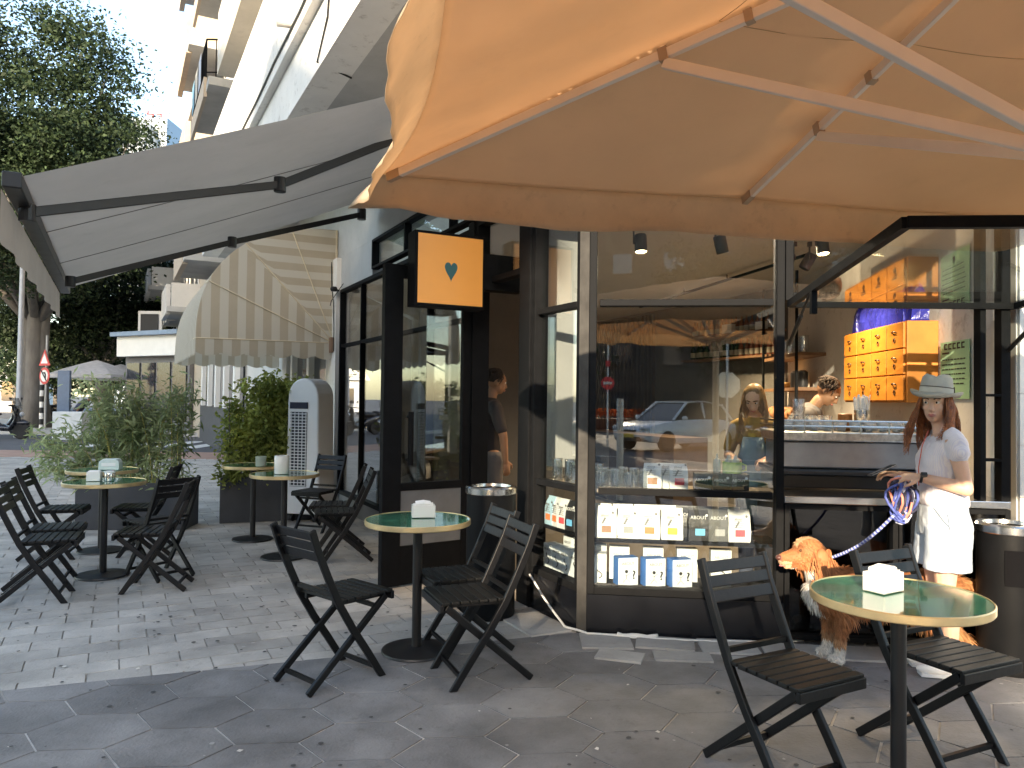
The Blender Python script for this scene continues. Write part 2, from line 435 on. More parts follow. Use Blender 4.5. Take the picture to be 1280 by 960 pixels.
# ================================================================== the cafe building
cafe = thing('cafe_building', 'grey and white plastered corner building with the glazed cafe on its ground floor', 'building', S(2.2, -3, 0))
def cb(name, mb, mat, parent=cafe, **k): return mb.build(name, mat, parent, world=True, **k)
def quadbar(mb, fr, t0, t1, z0, z1, w0, w1, mi=0):
    """box in a facade frame"""
    mb.slab(fr(t0, w0, z0), fr(t1, w0, z0)-fr(t0, w0, z0), fr(t0, w1, z0)-fr(t0, w0, z0), (0,0,z1-z0), mi)
TE = 5.22*SK     # end of the glazed side facade
TEND = 11.3*SK
FE = 2.48        # end of the glazed front
# --- plinths
g = MB(); quadbar(g, F, -.01, 1.25, 0, .245, -.14, .0); quadbar(g, S, .0, .72, 0, .245, -.14, .0)
cb('plinth', g, black_gloss)
g = MB(); quadbar(g, S, 1.73, TE, 0, .2, -.14, -.01); cb('plinth', g, M('grey_plinth', (.12,.12,.125), .5, var=.2, dirt=.3))
# --- shop windows with their frames
T_ = .05
def window(fr, t0, t1, z0, z1, name='shop_window', mull=(), rails=(), gl=glass_clear, ft=.045, fm=black_frame, wgl=-.045):
    g = MB()
    quadbar(g, fr, t0, t0+ft, z0, z1, -.075, .012); quadbar(g, fr, t1-ft, t1, z0, z1, -.075, .012)
    quadbar(g, fr, t0+ft, t1-ft, z0, z0+ft, -.075, .012); quadbar(g, fr, t0+ft, t1-ft, z1-ft, z1, -.075, .012)
    for m in mull: quadbar(g, fr, m-.018, m+.018, z0+ft, z1-ft, -.07, .006)
    ms = [t0+ft] + sorted(mull) + [t1-ft]
    for r in rails:
        for a, b in zip(ms[:-1], ms[1:]): quadbar(g, fr, a+.019, b-.019, r-.02, r+.02, -.068, .003)
    fo = cb(name, g, fm, bevel=.003)
    p = MB(); quadbar(p, fr, t0+ft-.004, t1-ft+.004, z0+ft-.004, z1-ft+.004, wgl-.004, wgl+.004)
    cb('pane', p, gl, fo); return fo
window(F, .03, 1.207, .25, 2.85, rails=(.885, 2.06))
window(S, .03, .66, .25, 2.85, rails=(.885, 2.06))
# upper fixed light over the serving hatch
window(F, 1.212, FE, 2.07, 2.85)
# corner post where the two windows meet
g = MB(); g.prism([F(.028,.02), S(.028,.02), S(.028,-.09), F(.028,-.09)], (0,0,2.86)); cb('corner_post', g, M('weathered_grey_steel', (.055,.053,.05), .7, spec=.08, var=.3, vs=8))
# --- serving hatch: sill, lower dark glass panels, side frame
g = MB(); quadbar(g, F, 1.21, FE, .845, .888, -.42, .015); cb('counter_sill', g, steel, bevel=.004)
window(F, 1.212, 1.86, .03, .84, 'lower_panel', gl=glass_dark, ft=.03)
window(F, 1.865, FE, .03, .84, 'lower_panel', gl=glass_dark, ft=.03)
g = MB()
for t, tw in ((2.315,.03),(2.43,.05)): quadbar(g, F, t, t+tw, .89, 2.07, -.075, .01)
for z in (1.12, 1.5):
    quadbar(g, F, 2.345, 2.43, z, z+.015, -.07, .006)
cb('hatch_frame', g, black_frame)
# flap of the hatch, swung up: frame, glass and gas strut
flap = thing('flap_window', 'glazed black framed hatch window swung up over the serving counter', 'window', F(1.25, 0, 2.05))
H1, H2 = F(1.235, .02, 2.045), F(2.50, .02, 2.03); O1 = V((1.395, 2.69, 2.095)); O2 = O1 + (H2-H1)
g = MB()
for a, b in ((H1,O1),(O1,O2),(O2,H2),(H2,H1)): g.beam(a, b, .032, .042)
flap_frame = g.build('frame', black_frame, flap, world=True)
g = MB(); mid = (H1+O2)/2; sh = .99
g.hexa([mid+(p-mid)*sh+V((0,0,dz)) for dz in (-.004,.004) for p in (H1,O1,O2,H2)]); g.build('pane', glass_panel, flap_frame, world=True)
g = MB(); a = H1.lerp(O1,.28); g.cyl(F(1.24,-.02,1.80), a, .008, 8); g.cyl(F(1.24,-.02,1.80).lerp(a,.05), F(1.24,-.02,1.80).lerp(a,.55), .013, 8)
a = H2.lerp(O2,.28); g.cyl(F(2.47,-.02,1.76), a, .008, 8); g.cyl(F(2.47,-.02,1.76), F(2.47,-.02,1.76).lerp(a,.5), .013, 8)
g.build('gas_strut', dark_metal, flap, world=True)
g = MB(); g.beam(O1.lerp(O2,.34)+V((0,0,.0)), O1.lerp(O2,.78), .07, .06); g.beam(H1.lerp(O1,.30)+V((0,0,-.02)), H1.lerp(O1,.30)+V((0,0,-.14)), .03,.03); g.build('latch', black_frame, flap, world=True)
# --- door jamb posts, header, left facade glazing
g = MB(); quadbar(g, S, .66, .82, 0, 2.9, -.12, .03); cb('door_jamb', g, black_frame, bevel=.004)
g = MB(); quadbar(g, S, 1.62, 1.73, 0, 2.9, -.12, .03); cb('door_jamb', g, black_frame, bevel=.004)
window(S, .82, 1.62, 2.36, 2.9, 'transom_window')
sm = [s*SK for s in (2.4, 3.45, 3.62, 4.375)]
window(S, 1.73, TE, .2, 2.86, mull=sm, rails=(2.12,), wgl=-.03)
window(S, 1.0, 4.0*SK, 2.93, 3.27, 'clerestory_window', mull=(2.2, 3.4), ft=.03)
# --- open door leaf, swung outwards
dl = thing('door', 'black framed glass cafe door standing open with a tall pull handle', 'door', S(1.69, .02, 0))
D0 = V((-.985, 5.77, .015)); D1 = S(1.66, .035, .015); dd = (D1-D0); dn = V((dd.y, -dd.x, 0)).normalized()
def dbar(mb, a, b, z0, z1, th=.045, off=0):
    mb.slab(D0 + dd*a + dn*(off-th/2) + V((0,0,z0)), dd*(b-a), dn*th, (0,0,z1-z0))
g = MB(); dbar(g, 0, .2, 0, 2.46, .06); dbar(g, .9, 1, 0, 2.46); dbar(g, .2, .9, 2.36, 2.46); dbar(g, .2, .9, 0, .30); dbar(g, .2,.9, .72, .78)
dframe = g.build('frame', black_frame, dl, world=True, bevel=.004)
g = MB(); dbar(g, .2, .9, .30, .72, .03); g.build('kick_panel', M('grey_kick_panel', (.16,.165,.17), .35, var=.15), dframe, world=True)
g = MB(); dbar(g, .195, .905, .775, 2.365, .008); g.build('pane', glass('door_glass', .12, (.85,.87,.86)), dframe, world=True)
g = MB()
for a in (.27,): 
    p = D0 + dd*a + dn*.075
    g.tube([p+V((0,0,.92)), p+V((0,0,1.33))], .022, 12); 
    for z in (.96, 1.29): g.cyl(p+V((0,0,z)), p-dn*.06+V((0,0,z)), .011, 8)
g.build('handle', black_frame, dl, world=True, smooth=True, angle=40)
# --- walls above and around
g = MB()
quadbar(g, S, .0, TEND, 3.28, 4.31, -.25, 0); quadbar(g, F, .0, 6, 2.86, 4.31, -.25, 0)
quadbar(g, S, .0, 1.0, 2.9, 3.28, -.12, 0); quadbar(g, S, 4.0*SK, TE, 2.86, 3.28, -.25, -.002)
cb('facade_wall', g, plaster)
g = MB(); quadbar(g, S, TE+.002, TE+.42, 0, 3.28, -.3, .06); cb('plaster_pier', g, white_plaster)
# upper floors: soffit, fascia beam, parapet, upper slabs and walls
w1, w2 = 1.09, 1.17
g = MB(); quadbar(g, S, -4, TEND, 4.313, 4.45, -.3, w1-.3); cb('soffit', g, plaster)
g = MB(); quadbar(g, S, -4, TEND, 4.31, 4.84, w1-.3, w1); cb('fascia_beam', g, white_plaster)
g = MB(); quadbar(g, S, -4, TEND, 4.853, 6.05, w2-.24, w2); cb('parapet', g, white_plaster)
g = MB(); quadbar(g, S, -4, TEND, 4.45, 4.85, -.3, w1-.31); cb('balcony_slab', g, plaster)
g = MB(); quadbar(g, S, -4, TEND, 4.86, 14, -.5, -.02); quadbar(g, F, -.3, 9, 4.32, 14, -.4, 0); quadbar(g, S, TEND-.25, TEND, 0, 14, -6, -.51); cb('upper_wall', g, cream_plaster)
g = MB(); quadbar(g, S, -4, TEND, 8.1, 8.4, -.02, .87); cb('balcony_slab', g, beige_plaster)
g = MB(); quadbar(g, S, -4, TEND, 8.41, 9.4, .70, .87); cb('parapet', g, cream_plaster)
g = MB(); g.box(S(3,-4,14.1),(22,18,.2)); cb('roof', g, plaster)
# roof slab over the shop, closes the interior
INZ = 2.9
# ------------------------------------------------------------------ interior shell
ceil_m = M('interior_ceiling_paint', (.62,.61,.58), .8, var=.04)
int_grey = M('interior_grey_wall', (.13,.12,.11), .8, var=.1)
slat_m = M('dark_slat_wood', (.085,.065,.05), .6, var=.3, vs=3, stretch=(6,6,.5))
R1 = V((3.43, 9.45, 0)); UB = V((-.41, 1, 0)).normalized(); RW = V((.084, 1, 0)).normalized()
R0 = R1 - RW*((9.45-4.62)/RW.y); R2 = R1 + UB*5.2
L2 = S(TE+.3, -.3)
poly = [F(.0,-.15), F(FE+.2,-.15), R0, R1, R2, R2+V((-3.0,2,0)), L2, S(.0,-.15)]
g = MB(); g.prism([p+V((0,0,.012)) for p in poly], (0,0,.04)); cb('interior_floor', g, M('cafe_floor', (.10,.09,.08), .35, var=.2))
g = MB(); g.prism([p+V((0,0,INZ)) for p in poly], (0,0,.08)); cb('interior_ceiling', g, ceil_m)
def wall_seg(a, b, z0, z1, th=.08, side=1):
    g = MB(); a, b = V(a), V(b); d = (b-a).normalized(); n = V((d.y,-d.x,0))*th*side
    g.slab(a+V((0,0,z0)), b-a, n, (0,0,z1-z0)); return g
cb('interior_wall', wall_seg(R0+V((0,0,0)), R1, .05, INZ), white_plaster)
cb('interior_wall', wall_seg(R1, R2, .05, INZ), int_grey)
g = wall_seg(R2, R2+V((-3.2,2.1,0)), .05, INZ); g2 = wall_seg(R2+V((-3.2,2.1,0)), L2, .05, INZ); 
cb('interior_wall', g, int_grey); cb('interior_wall', g2, int_grey)
g = MB(); sd2 = (V((-3.2,2.1,0))).normalized(); sn = V((-sd2.y, sd2.x,0))
for k in range(26):
    p = R2 + sd2*(.1+k*.14) + sn*.05; g.box(p+V((0,0,1.45)), (.06,.05,2.8), 0, Matrix.Rotation(math.atan2(sd2.y, sd2.x),3,'Z'))
for k in range(20):
    p = R1 + UB*(3.0+k*.11) + V((-UB.y, UB.x,0))*.03; g.box(p+V((0,0,1.45)), (.05,.05,2.8), 0, Matrix.Rotation(math.atan2(UB.y, UB.x),3,'Z'))
cb('slat_cladding', g, slat_m)
# partition just behind the doorway (grey), pale board behind the corner window
g = MB(); quadbar(g, S, 3.3, 3.38, .05, INZ, -2.2, -.16); cb('interior_wall', g, M('entrance_wall', (.09,.087,.085), .8))
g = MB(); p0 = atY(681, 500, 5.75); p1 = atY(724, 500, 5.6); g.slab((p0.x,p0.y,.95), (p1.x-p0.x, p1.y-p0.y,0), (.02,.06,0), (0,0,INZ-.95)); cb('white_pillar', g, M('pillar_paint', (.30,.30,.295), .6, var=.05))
# white tiled pier at the right end of the front
tile = M('white_glazed_tile', (.74,.74,.71), .3, var=.05)
pier = thing('tiled_pier', 'white tiled pier at the end of the cafe front behind the bin', 'pier', F(3.0,0,0))
g = MB()
for j in range(10):
    for i in range(4): 
        g.slab(F(FE+.04+i*.302, .0, .02+j*.30), F(.298)-F(0), F(0,.03)-F(0), (0,0,.296))
quadbar(g, F, FE+.035, FE+1.26, 0, 3.0, -.3, -.001); g.build('wall', tile, pier, world=True)
# ------------------------------------------------------------------ shop neighbouring to the left on the same wall
shop = thing('neighbouring_shop', 'shop with pale framed windows under the striped basket awning', 'building', S(9, 0, 0))
g = MB(); quadbar(g, S, TE+.43, TEND, 0, .55, -.3, -.02); g.build('plinth', M('shop_plinth', (.3,.29,.28), .7), shop, world=True)
g = MB(); quadbar(g, S, TE+.43, TE+.8, .55, 3.27, -.3, -.02); quadbar(g, S, TEND-.5, TEND, .55, 3.27, -.3, -.02); quadbar(g, S, TE+.8, TEND-.5, 2.5, 3.27, -.3, -.02); g.build('wall', cream_plaster, shop, world=True)
for k in range(4):
    g = MB(); a = TE+.8+k*1.24; quadbar(g, S, a, a+.07, .55, 2.5, -.2, -.03); quadbar(g, S, a+1.17, a+1.24, .55, 2.5, -.2, -.03); quadbar(g, S, a+.07, a+1.17, 2.42, 2.5, -.2, -.03)
    wf = g.build('window_frame', white_paint, shop, world=True)
    g = MB(); quadbar(g, S, a+.07, a+1.17, .55, 2.42, -.13, -.12); g.build('pane', far_glass, wf, world=True)
# cables, a drain spout and clips on the upper floors
g = MB(); g.tube([S(-3+k*.6, w2+.012, 4.97+.012*math.sin(k*1.7)) for k in range(28)], .011, 6); g.tube([S(2.2,w1+.01,4.84), S(2.25,w1+.012,4.6), S(2.6,w1+.012,4.36), S(2.62,w1-.3,4.29)], .009, 6); cb('cable', g, dark_metal)
for t_ in (3.4, 7.9, 11.2):
    g = MB(); g.tube([S(t_, w2-.05, 5.02), S(t_, w2+.14, 5.0)], .03, 10); cb('drain_spout', g, M('old_pvc', (.42,.40,.37), .6))
# ================================================================== things inside the cafe
walnut = M('walnut_shelf', (.16,.085,.045), .5, var=.3, vs=4, stretch=(1,6,6))
def rotz(v): return math.atan2(v.y, v.x)
def in_wall(s, out, z, P=R1, D=UB):  # a point on the bottle wall
    n = V((-D.y, D.x, 0)); return P + D*s + n*out + V((0,0,z))
# bottle wall shelves
for z, nm in ((2.34,'upper'),(2.02,'lower')):
    g = MB(); a = in_wall(.03,.0,z); g.slab(a, UB*1.9, in_wall(0,.24,0)-in_wall(0,0,0), (0,0,.03))
    sh_ = g.build('wall_shelf', walnut); tag(sh_, 'long walnut wall shelf holding the %s row of bottles' % nm, 'shelf')
for z in (1.95, 1.58, 1.22):
    g = MB(); p = R1 - RW*.02; g.slab(R1 - RW*1.45 + V((-.30,0,z)), RW*1.42, V((.3,0,0)), (0,0,.035))
    s_ = g.build('wall_shelf', walnut); tag(s_, {1.95:'top walnut shelf beside the orange drawers', 1.58:'middle walnut shelf beside the orange drawers', 1.22:'low walnut shelf carrying the bread loaves'}[z], 'shelf')
g = MB()
for q in (-.02, -.72, -1.44): g.box(R1 + RW*q + V((-.31,0,1.45)), (.025,.025,2.8))
tag(g.build('shelf_upright', black_frame), 'thin black steel uprights carrying the walnut shelves', 'shelf frame')
bott_g = M('green_bottle_glass', (.02,.05,.02), .12, spec=.8); bott_a = M('amber_bottle_glass', (.22,.07,.015), .15, spec=.8); lab = M('cream_label', (.62,.55,.42), .7); bott_r = M('rose_bottle_glass', (.30,.09,.05), .15, spec=.8)
def bottle(mat, h=.24, r=.032):
    t = thing('bottle', None, 'bottle')
    g = MB(); g.lathe((0,0,0), [(r*.9,0),(r,.01),(r,h*.55),(r*.8,h*.66),(r*.34,h*.78),(r*.32,h*.97),(r*.38,h*.975),(r*.38,h)], 10); g.build('body', mat, t, smooth=True, angle=50)
    g = MB(); g.lathe((0,0,0), [(r*1.03,h*.12),(r*1.03,h*.42)], 10, cap=False); g.build('label', lab, t, smooth=True)
    return t
protos = {}
def put(kind, loc, rz, label, group, maker):
    if kind not in protos:
        o = maker(); protos[kind] = o; o.location = loc; o.rotation_euler = (0,0,rz); o['label'] = label; o['group'] = group
    else: o = copy_tree(protos[kind], loc, rz, label, group)
    return o
for k in range(17):
    s_ = .12 + k*.105; 
    put('ba', in_wall(s_, .11+random.uniform(-.02,.02), 2.371), 0, 'amber bottle with a cream label on the upper bottle shelf', 'amber bottles on the upper bottle shelf', lambda: bottle(bott_a, .22, .034))
    if k < 7: put('br', in_wall(s_, .11+random.uniform(-.02,.02), 2.051), 0, 'rose coloured bottle with a cream label on the lower bottle shelf', 'rose bottles on the lower bottle shelf', lambda: bottle(bott_r, .24, .034))
    else: put('bg', in_wall(s_, .11+random.uniform(-.02,.02), 2.051), 0, 'dark green bottle with a cream label on the lower bottle shelf', 'green bottles on the lower bottle shelf', lambda: bottle(bott_g, .24, .036))
kraft = M('kraft_paper', (.42,.28,.16), .8, var=.15)
for k in range(7):
    g = MB(); c = in_wall(.3+k*.24, .12, 2.31); g.box(c-V((0,0,.0)), (.0,.0,.0)) if 0 else None
# second tier on the upper shelf
bx = [(.25,.16,.1),(.9,.2,.12)]
for q, (s_, w_, h_) in enumerate(bx):
    g = MB(); g.box(in_wall(s_, .2, 2.371+h_/2), (w_,.07,h_), 0, Matrix.Rotation(rotz(UB),3,'Z')); tag(g.build('carton', paper, bevel=.004), ['small white carton at the near end of the amber bottles','wider white carton between the amber bottles'][q], 'carton')
# orange drawer cabinet hung on the wall
orange_wood = M('orange_lacquered_wood', (.50,.19,.03), .45, var=.14, vs=3, stretch=(1,1,5), bump=.05)
cabt = thing('drawer_cabinet', 'orange wooden cabinet of small drawers with shell shaped pulls', 'cabinet', R0 + RW*1.7 + V((-.2,0,1.45)))
ca, cb2 = R1 - RW*((9.45-5.52)/RW.y), R1 - RW*((9.45-6.80)/RW.y); cn = V((-RW.y, RW.x, 0)); cl = (cb2-ca).length
g = MB(); g.slab(ca+V((0,0,1.46)), RW*cl, cn*.22, (0,0,.60)); g.build('body', M('orange_cabinet_carcass', (.5,.18,.03), .5, var=.14), cabt, world=True, bevel=.004)
for r_ in range(3):
    for c_ in range(4):
        g = MB(); a = ca + RW*(.02+c_*(cl-.04)/4+.005) + cn*.221 + V((0,0,1.475+r_*.195)); g.slab(a, RW*((cl-.04)/4-.01), cn*.016, (0,0,.185))
        dr = g.build('drawer', orange_wood, cabt, world=True, bevel=.003)
        g = MB(); m_ = a + RW*((cl-.04)/8) + cn*.018
        g.tube([m_+RW*(.034*math.cos(q)) + cn*(.014*math.sin(q)) + V((0,0,.118+.008*math.sin(q))) for q in [x*math.pi/6 for x in range(7)]], .005, 6)
        g.tube([m_+RW*(.016*math.cos(q)) + cn*.001 + V((0,0,.06+.016*math.sin(q))) for q in [x*math.pi/6 for x in range(13)]], .003, 5)
        g.build('pull', dark_metal, dr, world=True)
# blue bags piled along the top of the cabinet
blue_foil = M('blue_foil', (.025,.03,.30), .25, var=.4, vs=9, spec=.8, bump=.5, bs=25)
def bag_mesh(w, d, h, pinch=.25, fold=True, crumple=.004):
    """block bottomed bag: gusseted sides, top pressed flat"""
    g = MB(); lv = [(0,1,1),(.04,1.02,1.02),(.3,1.03,1.05),(.6,1.02,.95),(.8,1.0,.6),(.93,1.0,pinch*.6),(1,.99,.08)]
    n = 6; vs = []; fs = []
    per = [(-1,-1),(-.35,-1.0),(.35,-1.0),(1,-1),(1,0),(1,1),(.35,1),(-.35,1),(-1,1),(-1,0)]
    for (t, sx, sy) in lv:
        for (x,y) in per:
            gx = x*(1-.10*(1-sy) if y == 0 else 1)
            vs.append((gx*w/2*sx + random.uniform(-crumple,crumple), y*d/2*sy + random.uniform(-crumple,crumple)*.6, t*h))
    k = len(per)
    for i in range(len(lv)-1):
        for j in range(k): fs.append((i*k+j, i*k+(j+1)%k, (i+1)*k+(j+1)%k, (i+1)*k+j))
    fs.append(tuple(range(k-1,-1,-1))); fs.append(tuple((len(lv)-1)*k+j for j in range(k)))
    g.add(vs, fs); return g
for k in range(9):
    g = bag_mesh(.17,.12,.27, crumple=.012); o = g.build('foil_bag', blue_foil, smooth=False)
    p = ca + RW*(.1+k*(cl-.15)/8.6) + cn*.12 + V((0,0,2.062)); o.location = p; o.rotation_euler = (0,0,rotz(RW)+random.uniform(-.3,.3))
    tag(o, 'crinkled blue foil bag standing in the row on top of the orange drawers', 'bag', 'blue foil bags on top of the drawer cabinet')
# green notice on the white wall
green_paper = M('green_paper', (.36,.62,.38), .8, var=.05); ink = M('black_ink', (.02,.02,.02), .7)
po = thing('poster', 'pale green printed notice on the white wall beside the orange drawers', 'poster', R0 + RW*.75 + V((-.02,0,1.6)))
pa = R0 + RW*.44 + cn*.012 + V((0,0,1.49)); g = MB(); g.slab(pa, RW*.40, cn*.004, (0,0,.40)); g.build('sheet', green_paper, po, world=True)
g = MB()
def pm(u, z, w_, h_): g.slab(pa + RW*(.40-u-w_) + cn*.005 + V((0,0,z)), RW*w_, cn*.002, (0,0,h_))
pm(.03,.315,.10,.012); 
for q in range(5):
    pm(.06+q*.06,.345,.012,.04); pm(.06+q*.06,.345,.04,.01); pm(.06+q*.06,.378,.04,.01)
for q in range(6):
    x = .03
    while x < .34:
        w_ = random.uniform(.015,.05); pm(x, .10+q*.034, w_, .008); x += w_+.012
pm(.18,.035,.03,.045); g.build('lettering', ink, po, world=True)
# ------------------------------------------------------------------ window display
disp = walnut
WS = M('display_shelf_wood', (.34,.27,.2), .5, var=.2)
def disp_pt(fr, t, w, z): return fr(t, w, z)
shelfspec = []
for z, nm in ((.868,'upper'),(.555,'middle'),(.262,'lower')):
    g = MB()
    poly = [F(.035,-.085,z), F(1.2,-.085,z), F(1.2,-.40,z), F(.17,-.40,z), S(.17+.1,-.40,z) , S(.655,-.40,z), S(.655,-.085,z), S(.035,-.085,z)]
    g.prism(poly, (0,0,.022)); o = g.build('display_shelf', WS if z > .8 else black_frame)
    tag(o, 'long %s display shelf running round the glazed corner' % nm + (' in pale wood' if z > .8 else ' in black'), 'shelf')
white_bag = M('white_coffee_bag', (.8,.81,.81), .5, var=.03, bump=.3, bs=22); black_bag = M('black_coffee_bag', (.022,.022,.024), .42, var=.2, bump=.3, bs=22); grey_bag = M('grey_coffee_bag', (.13,.13,.125), .45, bump=.3, bs=22)
lightblue_bag = M('light_blue_coffee_bag', (.45,.68,.82), .5)
LABC = {'brown':(.36,.2,.12),'grey':(.35,.36,.35),'orange':(.85,.25,.09),'yellow':(.85,.55,.08),'blue':(.16,.5,.78),'red':(.72,.1,.12),'silver':(.4,.4,.39)}
def coffee_bag(body, colour, loc, rz, label, h=.198, w=.132, group='coffee bags in the window display', script=True):
    t = thing('coffee_bag', label, 'coffee bag', loc, rz, group)
    bag_mesh(w, .075, h, crumple=.002).build('body', body, t, smooth=True, angle=35)
    dark = body in (black_bag, grey_bag)
    im = M('white_print', (.8,.8,.78), .6) if dark else M('grey_print', (.2,.2,.2), .6)
    if colour:
        g = MB(); g.slab((-.028,-.0425,.035),(.06,0,0),(0,-.0015,0),(0,0,.042)); g.build('label', M('label_'+colour, LABC[colour], .6, var=.05), t)
    text_mesh('lettering', 'ABOUT' if dark else 'about', .03 if dark else .022, im, t, (-.008,-.0405,.145), (1,0,0), (0,.12,1))
    g = MB(); g.lathe((.042,-.036,.160), [(.008,-.001),(.008,.001)], 10, rot=Matrix.Rotation(R(90),3,'X'))
    if not dark:
        for q in range(4): g.slab((-.04,-.0408,.092+q*.013),(random.uniform(.05,.075),0,0),(0,-.001,0),(0,0,.0025))
        g.add([(-.03,-.041,.09),(-.01,-.041,.13),(.0,-.041,.125),(-.02,-.041,.088)],[(0,1,2,3)])
    g.build('emblem', im, t)
    return t
rzF = rotz(W); rzS = rotz(-U)
row = [(758,white_bag,'brown','white coffee bag with a brown label, first of the middle shelf front row'),(786,white_bag,'grey','white coffee bag with a grey label on the middle display shelf'),(812,white_bag,'orange','white coffee bag with an orange label on the middle display shelf'),
       (840,white_bag,'yellow','white coffee bag with a yellow label on the middle display shelf'),(874,black_bag,'blue','black coffee bag with a light blue label on the middle display shelf'),(898,grey_bag,'silver','dark grey coffee bag with a silver label on the middle display shelf'),(923,white_bag,'red','white coffee bag with a red label behind the window glass')]
def t_front(px, w):   # t on the front facade for an image column, at setback w
    k = ray(px, 600); kx = k.x/k.y; b = A + NF*w
    return (kx*b.y - b.x)/(W.x - kx*W.y)
for px_, bm, lc, lb in row:
    coffee_bag(bm, lc, F(t_front(px_, -.15), -.15, .578), rzF+random.uniform(-.12,.12), lb)
for k, px_ in enumerate((752, 779, 806, 832, 858, 884, 912)):
    o = coffee_bag(white_bag if k not in (4,5) else black_bag, None, F(t_front(px_, -.26), -.26, .578), rzF+random.uniform(-.2,.2), ('plain white coffee bag in the back row of the middle display shelf' if k not in (4,5) else 'plain black coffee bag in the back row of the middle display shelf'), group=('white coffee bags in the back row' if k not in (4,5) else 'black coffee bags in the back row'))
# side window
for t_, bm, lc, lb in ((.60,lightblue_bag,'orange','light blue coffee bag beside the door jamb'),(.51,white_bag,'orange','white coffee bag with an orange label in the narrow side window'),(.42,white_bag,'red','white coffee bag with a red label in the narrow side window'),(.32,black_bag,'blue','black coffee bag with a light blue label in the narrow side window'),(.215,grey_bag,'silver','dark grey coffee bag with a silver label in the narrow side window'),(.125,grey_bag,None,'dark grey coffee bag without a label against the corner post')):
    coffee_bag(bm, lc, S(t_, -.14, .578), rzS+random.uniform(-.1,.1), lb, w=.10)
# boxes on the lowest shelf: white front, blue sides
blue_card = M('blue_card', (.05,.2,.55), .5, var=.15); white_card = M('white_card', (.76,.8,.82), .5, var=.03)
def drip_box(loc, rz, label, group, sidem=blue_card, fig=True, w=.135, h=.175):
    t = thing('filter_box', label, 'box', loc, rz, group)
    g = MB(); g.box((0,0,h/2), (w,.085,h)); g.build('carton', sidem, t, bevel=.002)
    g = MB(); g.box((0,-.0437,h/2), (w-.004,.002,h-.004)); g.build('front_panel', white_card, t)
    text_mesh('lettering', 'ABOUT', .026, M('grey_print', (.2,.2,.2), .6), t, (0,-.0455,h*.78), (1,0,0), (0,0,1))
    if fig:
        text_mesh('lettering', '?', .075, ink, t, (.038,-.0455,h*.36), (1,0,0), (0,0,1), bold=True)
        g = MB(); y = -.0452
        g.lathe((-.012,y,h*.5), [(.011,-.0006),(.011,.0006)], 12, rot=Matrix.Rotation(R(90),3,'X'))
        for a, b in (((-.012,.07),(-.012,.045)),((-.012,.06),(-.04,.075)),((-.012,.06),(.012,.08)),((-.012,.045),(-.035,.02)),((-.012,.045),(.01,.022)),((-.045,.05),(-.03,.035))):
            g.beam((a[0],y,a[1]),(b[0],y,b[1]),.0012,.004, up=(0,1,0))
        g.build('drawing', ink, t)
    else:
        g = MB(); y = -.0452
        g.tube([(.01+.02*math.sin(q*.9), y, .03+q*.012) for q in range(7)], .0035, 5); g.build('drawing', ink, t)
    return t
for k, (px_, w_) in enumerate(((783,-.14),(817,-.14),(850,-.14))):
    drip_box(F(t_front(px_, w_), w_, .286), rzF+.36, ('first','second','third')[k]+' blue sided box with a question mark, counted from the glazed corner', 'blue and white boxes on the lower display shelf')
drip_box(F(t_front(748,-.18), -.18, .286), rzF, 'pale grey box beside the corner post on the lower display shelf', None, white_card, False, .115, .185)
for k in range(4):
    drip_box(F(t_front(775+k*42,-.30), -.30, .286), rzF, 'plain white box in the back row of the lower display shelf', 'white boxes in the back row of the lower display shelf', white_card, False, .13, .21)
for k in range(5):
    drip_box(S(.58-k*.118, -.13, .286), rzS, 'white box with a black line drawing in the narrow side window', 'white drawn boxes in the side window', white_card, False, .10, .165)
for k in range(3):
    drip_box(S(.54-k*.15, -.27, .286), rzS, 'taller white box in the second row of the side window', 'taller white boxes in the side window', white_card, False, .11, .215)
# top shelf: glasses, jars, bags, black gift boxes
glassware = glass('glassware', .30, (.93,.95,.95))
def jar(h=.15, r=.042, handle=True):
    t = thing('glass_jug', None, 'glass jug')
    g = MB(); g.lathe((0,0,0), [(r*.95,0),(r,.006),(r*.96,h*.6),(r*.9,h*.9),(r*1.0,h),(r*.94,h),(r*.85,h*.9),(r*.9,h*.5),(r*.88,.012)], 14); g.build('body', glassware, t, smooth=True)
    if handle:
        g = MB(); g.tube([(r*.95,0,h*.85),(r*1.6,0,h*.8),(r*1.75,0,h*.5),(r*1.3,0,h*.25),(r*.97,0,h*.22)], .005, 6); g.build('handle', glassware, t, smooth=True)
    return t
for k in range(6): put('jug', S(.56-k*.085, -.15-(k%2)*.05, .891), random.random()*6, 'clear glass jug with a handle on the upper shelf of the side window', 'glass jugs in the side window', lambda: jar(.15,.04))
for k in range(13):
    kk = 'tumbler%d' % (k % 2); put(kk, F(.10+k*.031+random.uniform(-.008,.008), -.13-.075*(k%3), .891), random.random()*6, ['clear ribbed glass on the upper display shelf','clear glass beaker on the upper display shelf'][k%2], ['ribbed glasses on the upper display shelf','glass beakers on the upper display shelf'][k%2], (lambda: jar(.125,.033,False)) if k%2 else (lambda: jar(.105,.03,True)))
for k, px_ in enumerate((816, 832, 847)):
    coffee_bag(white_bag, ('brown',None,'red')[k], F(t_front(px_, -.14-.03*(k==1)), -.14-.03*(k==1), .891), rzF+(-.15,.1,.15)[k], ('first','second','third')[k]+' white coffee bag on the upper display shelf, counted from the glasses', h=.165, w=.11)
blackcard = M('black_card', (.02,.02,.022), .4)
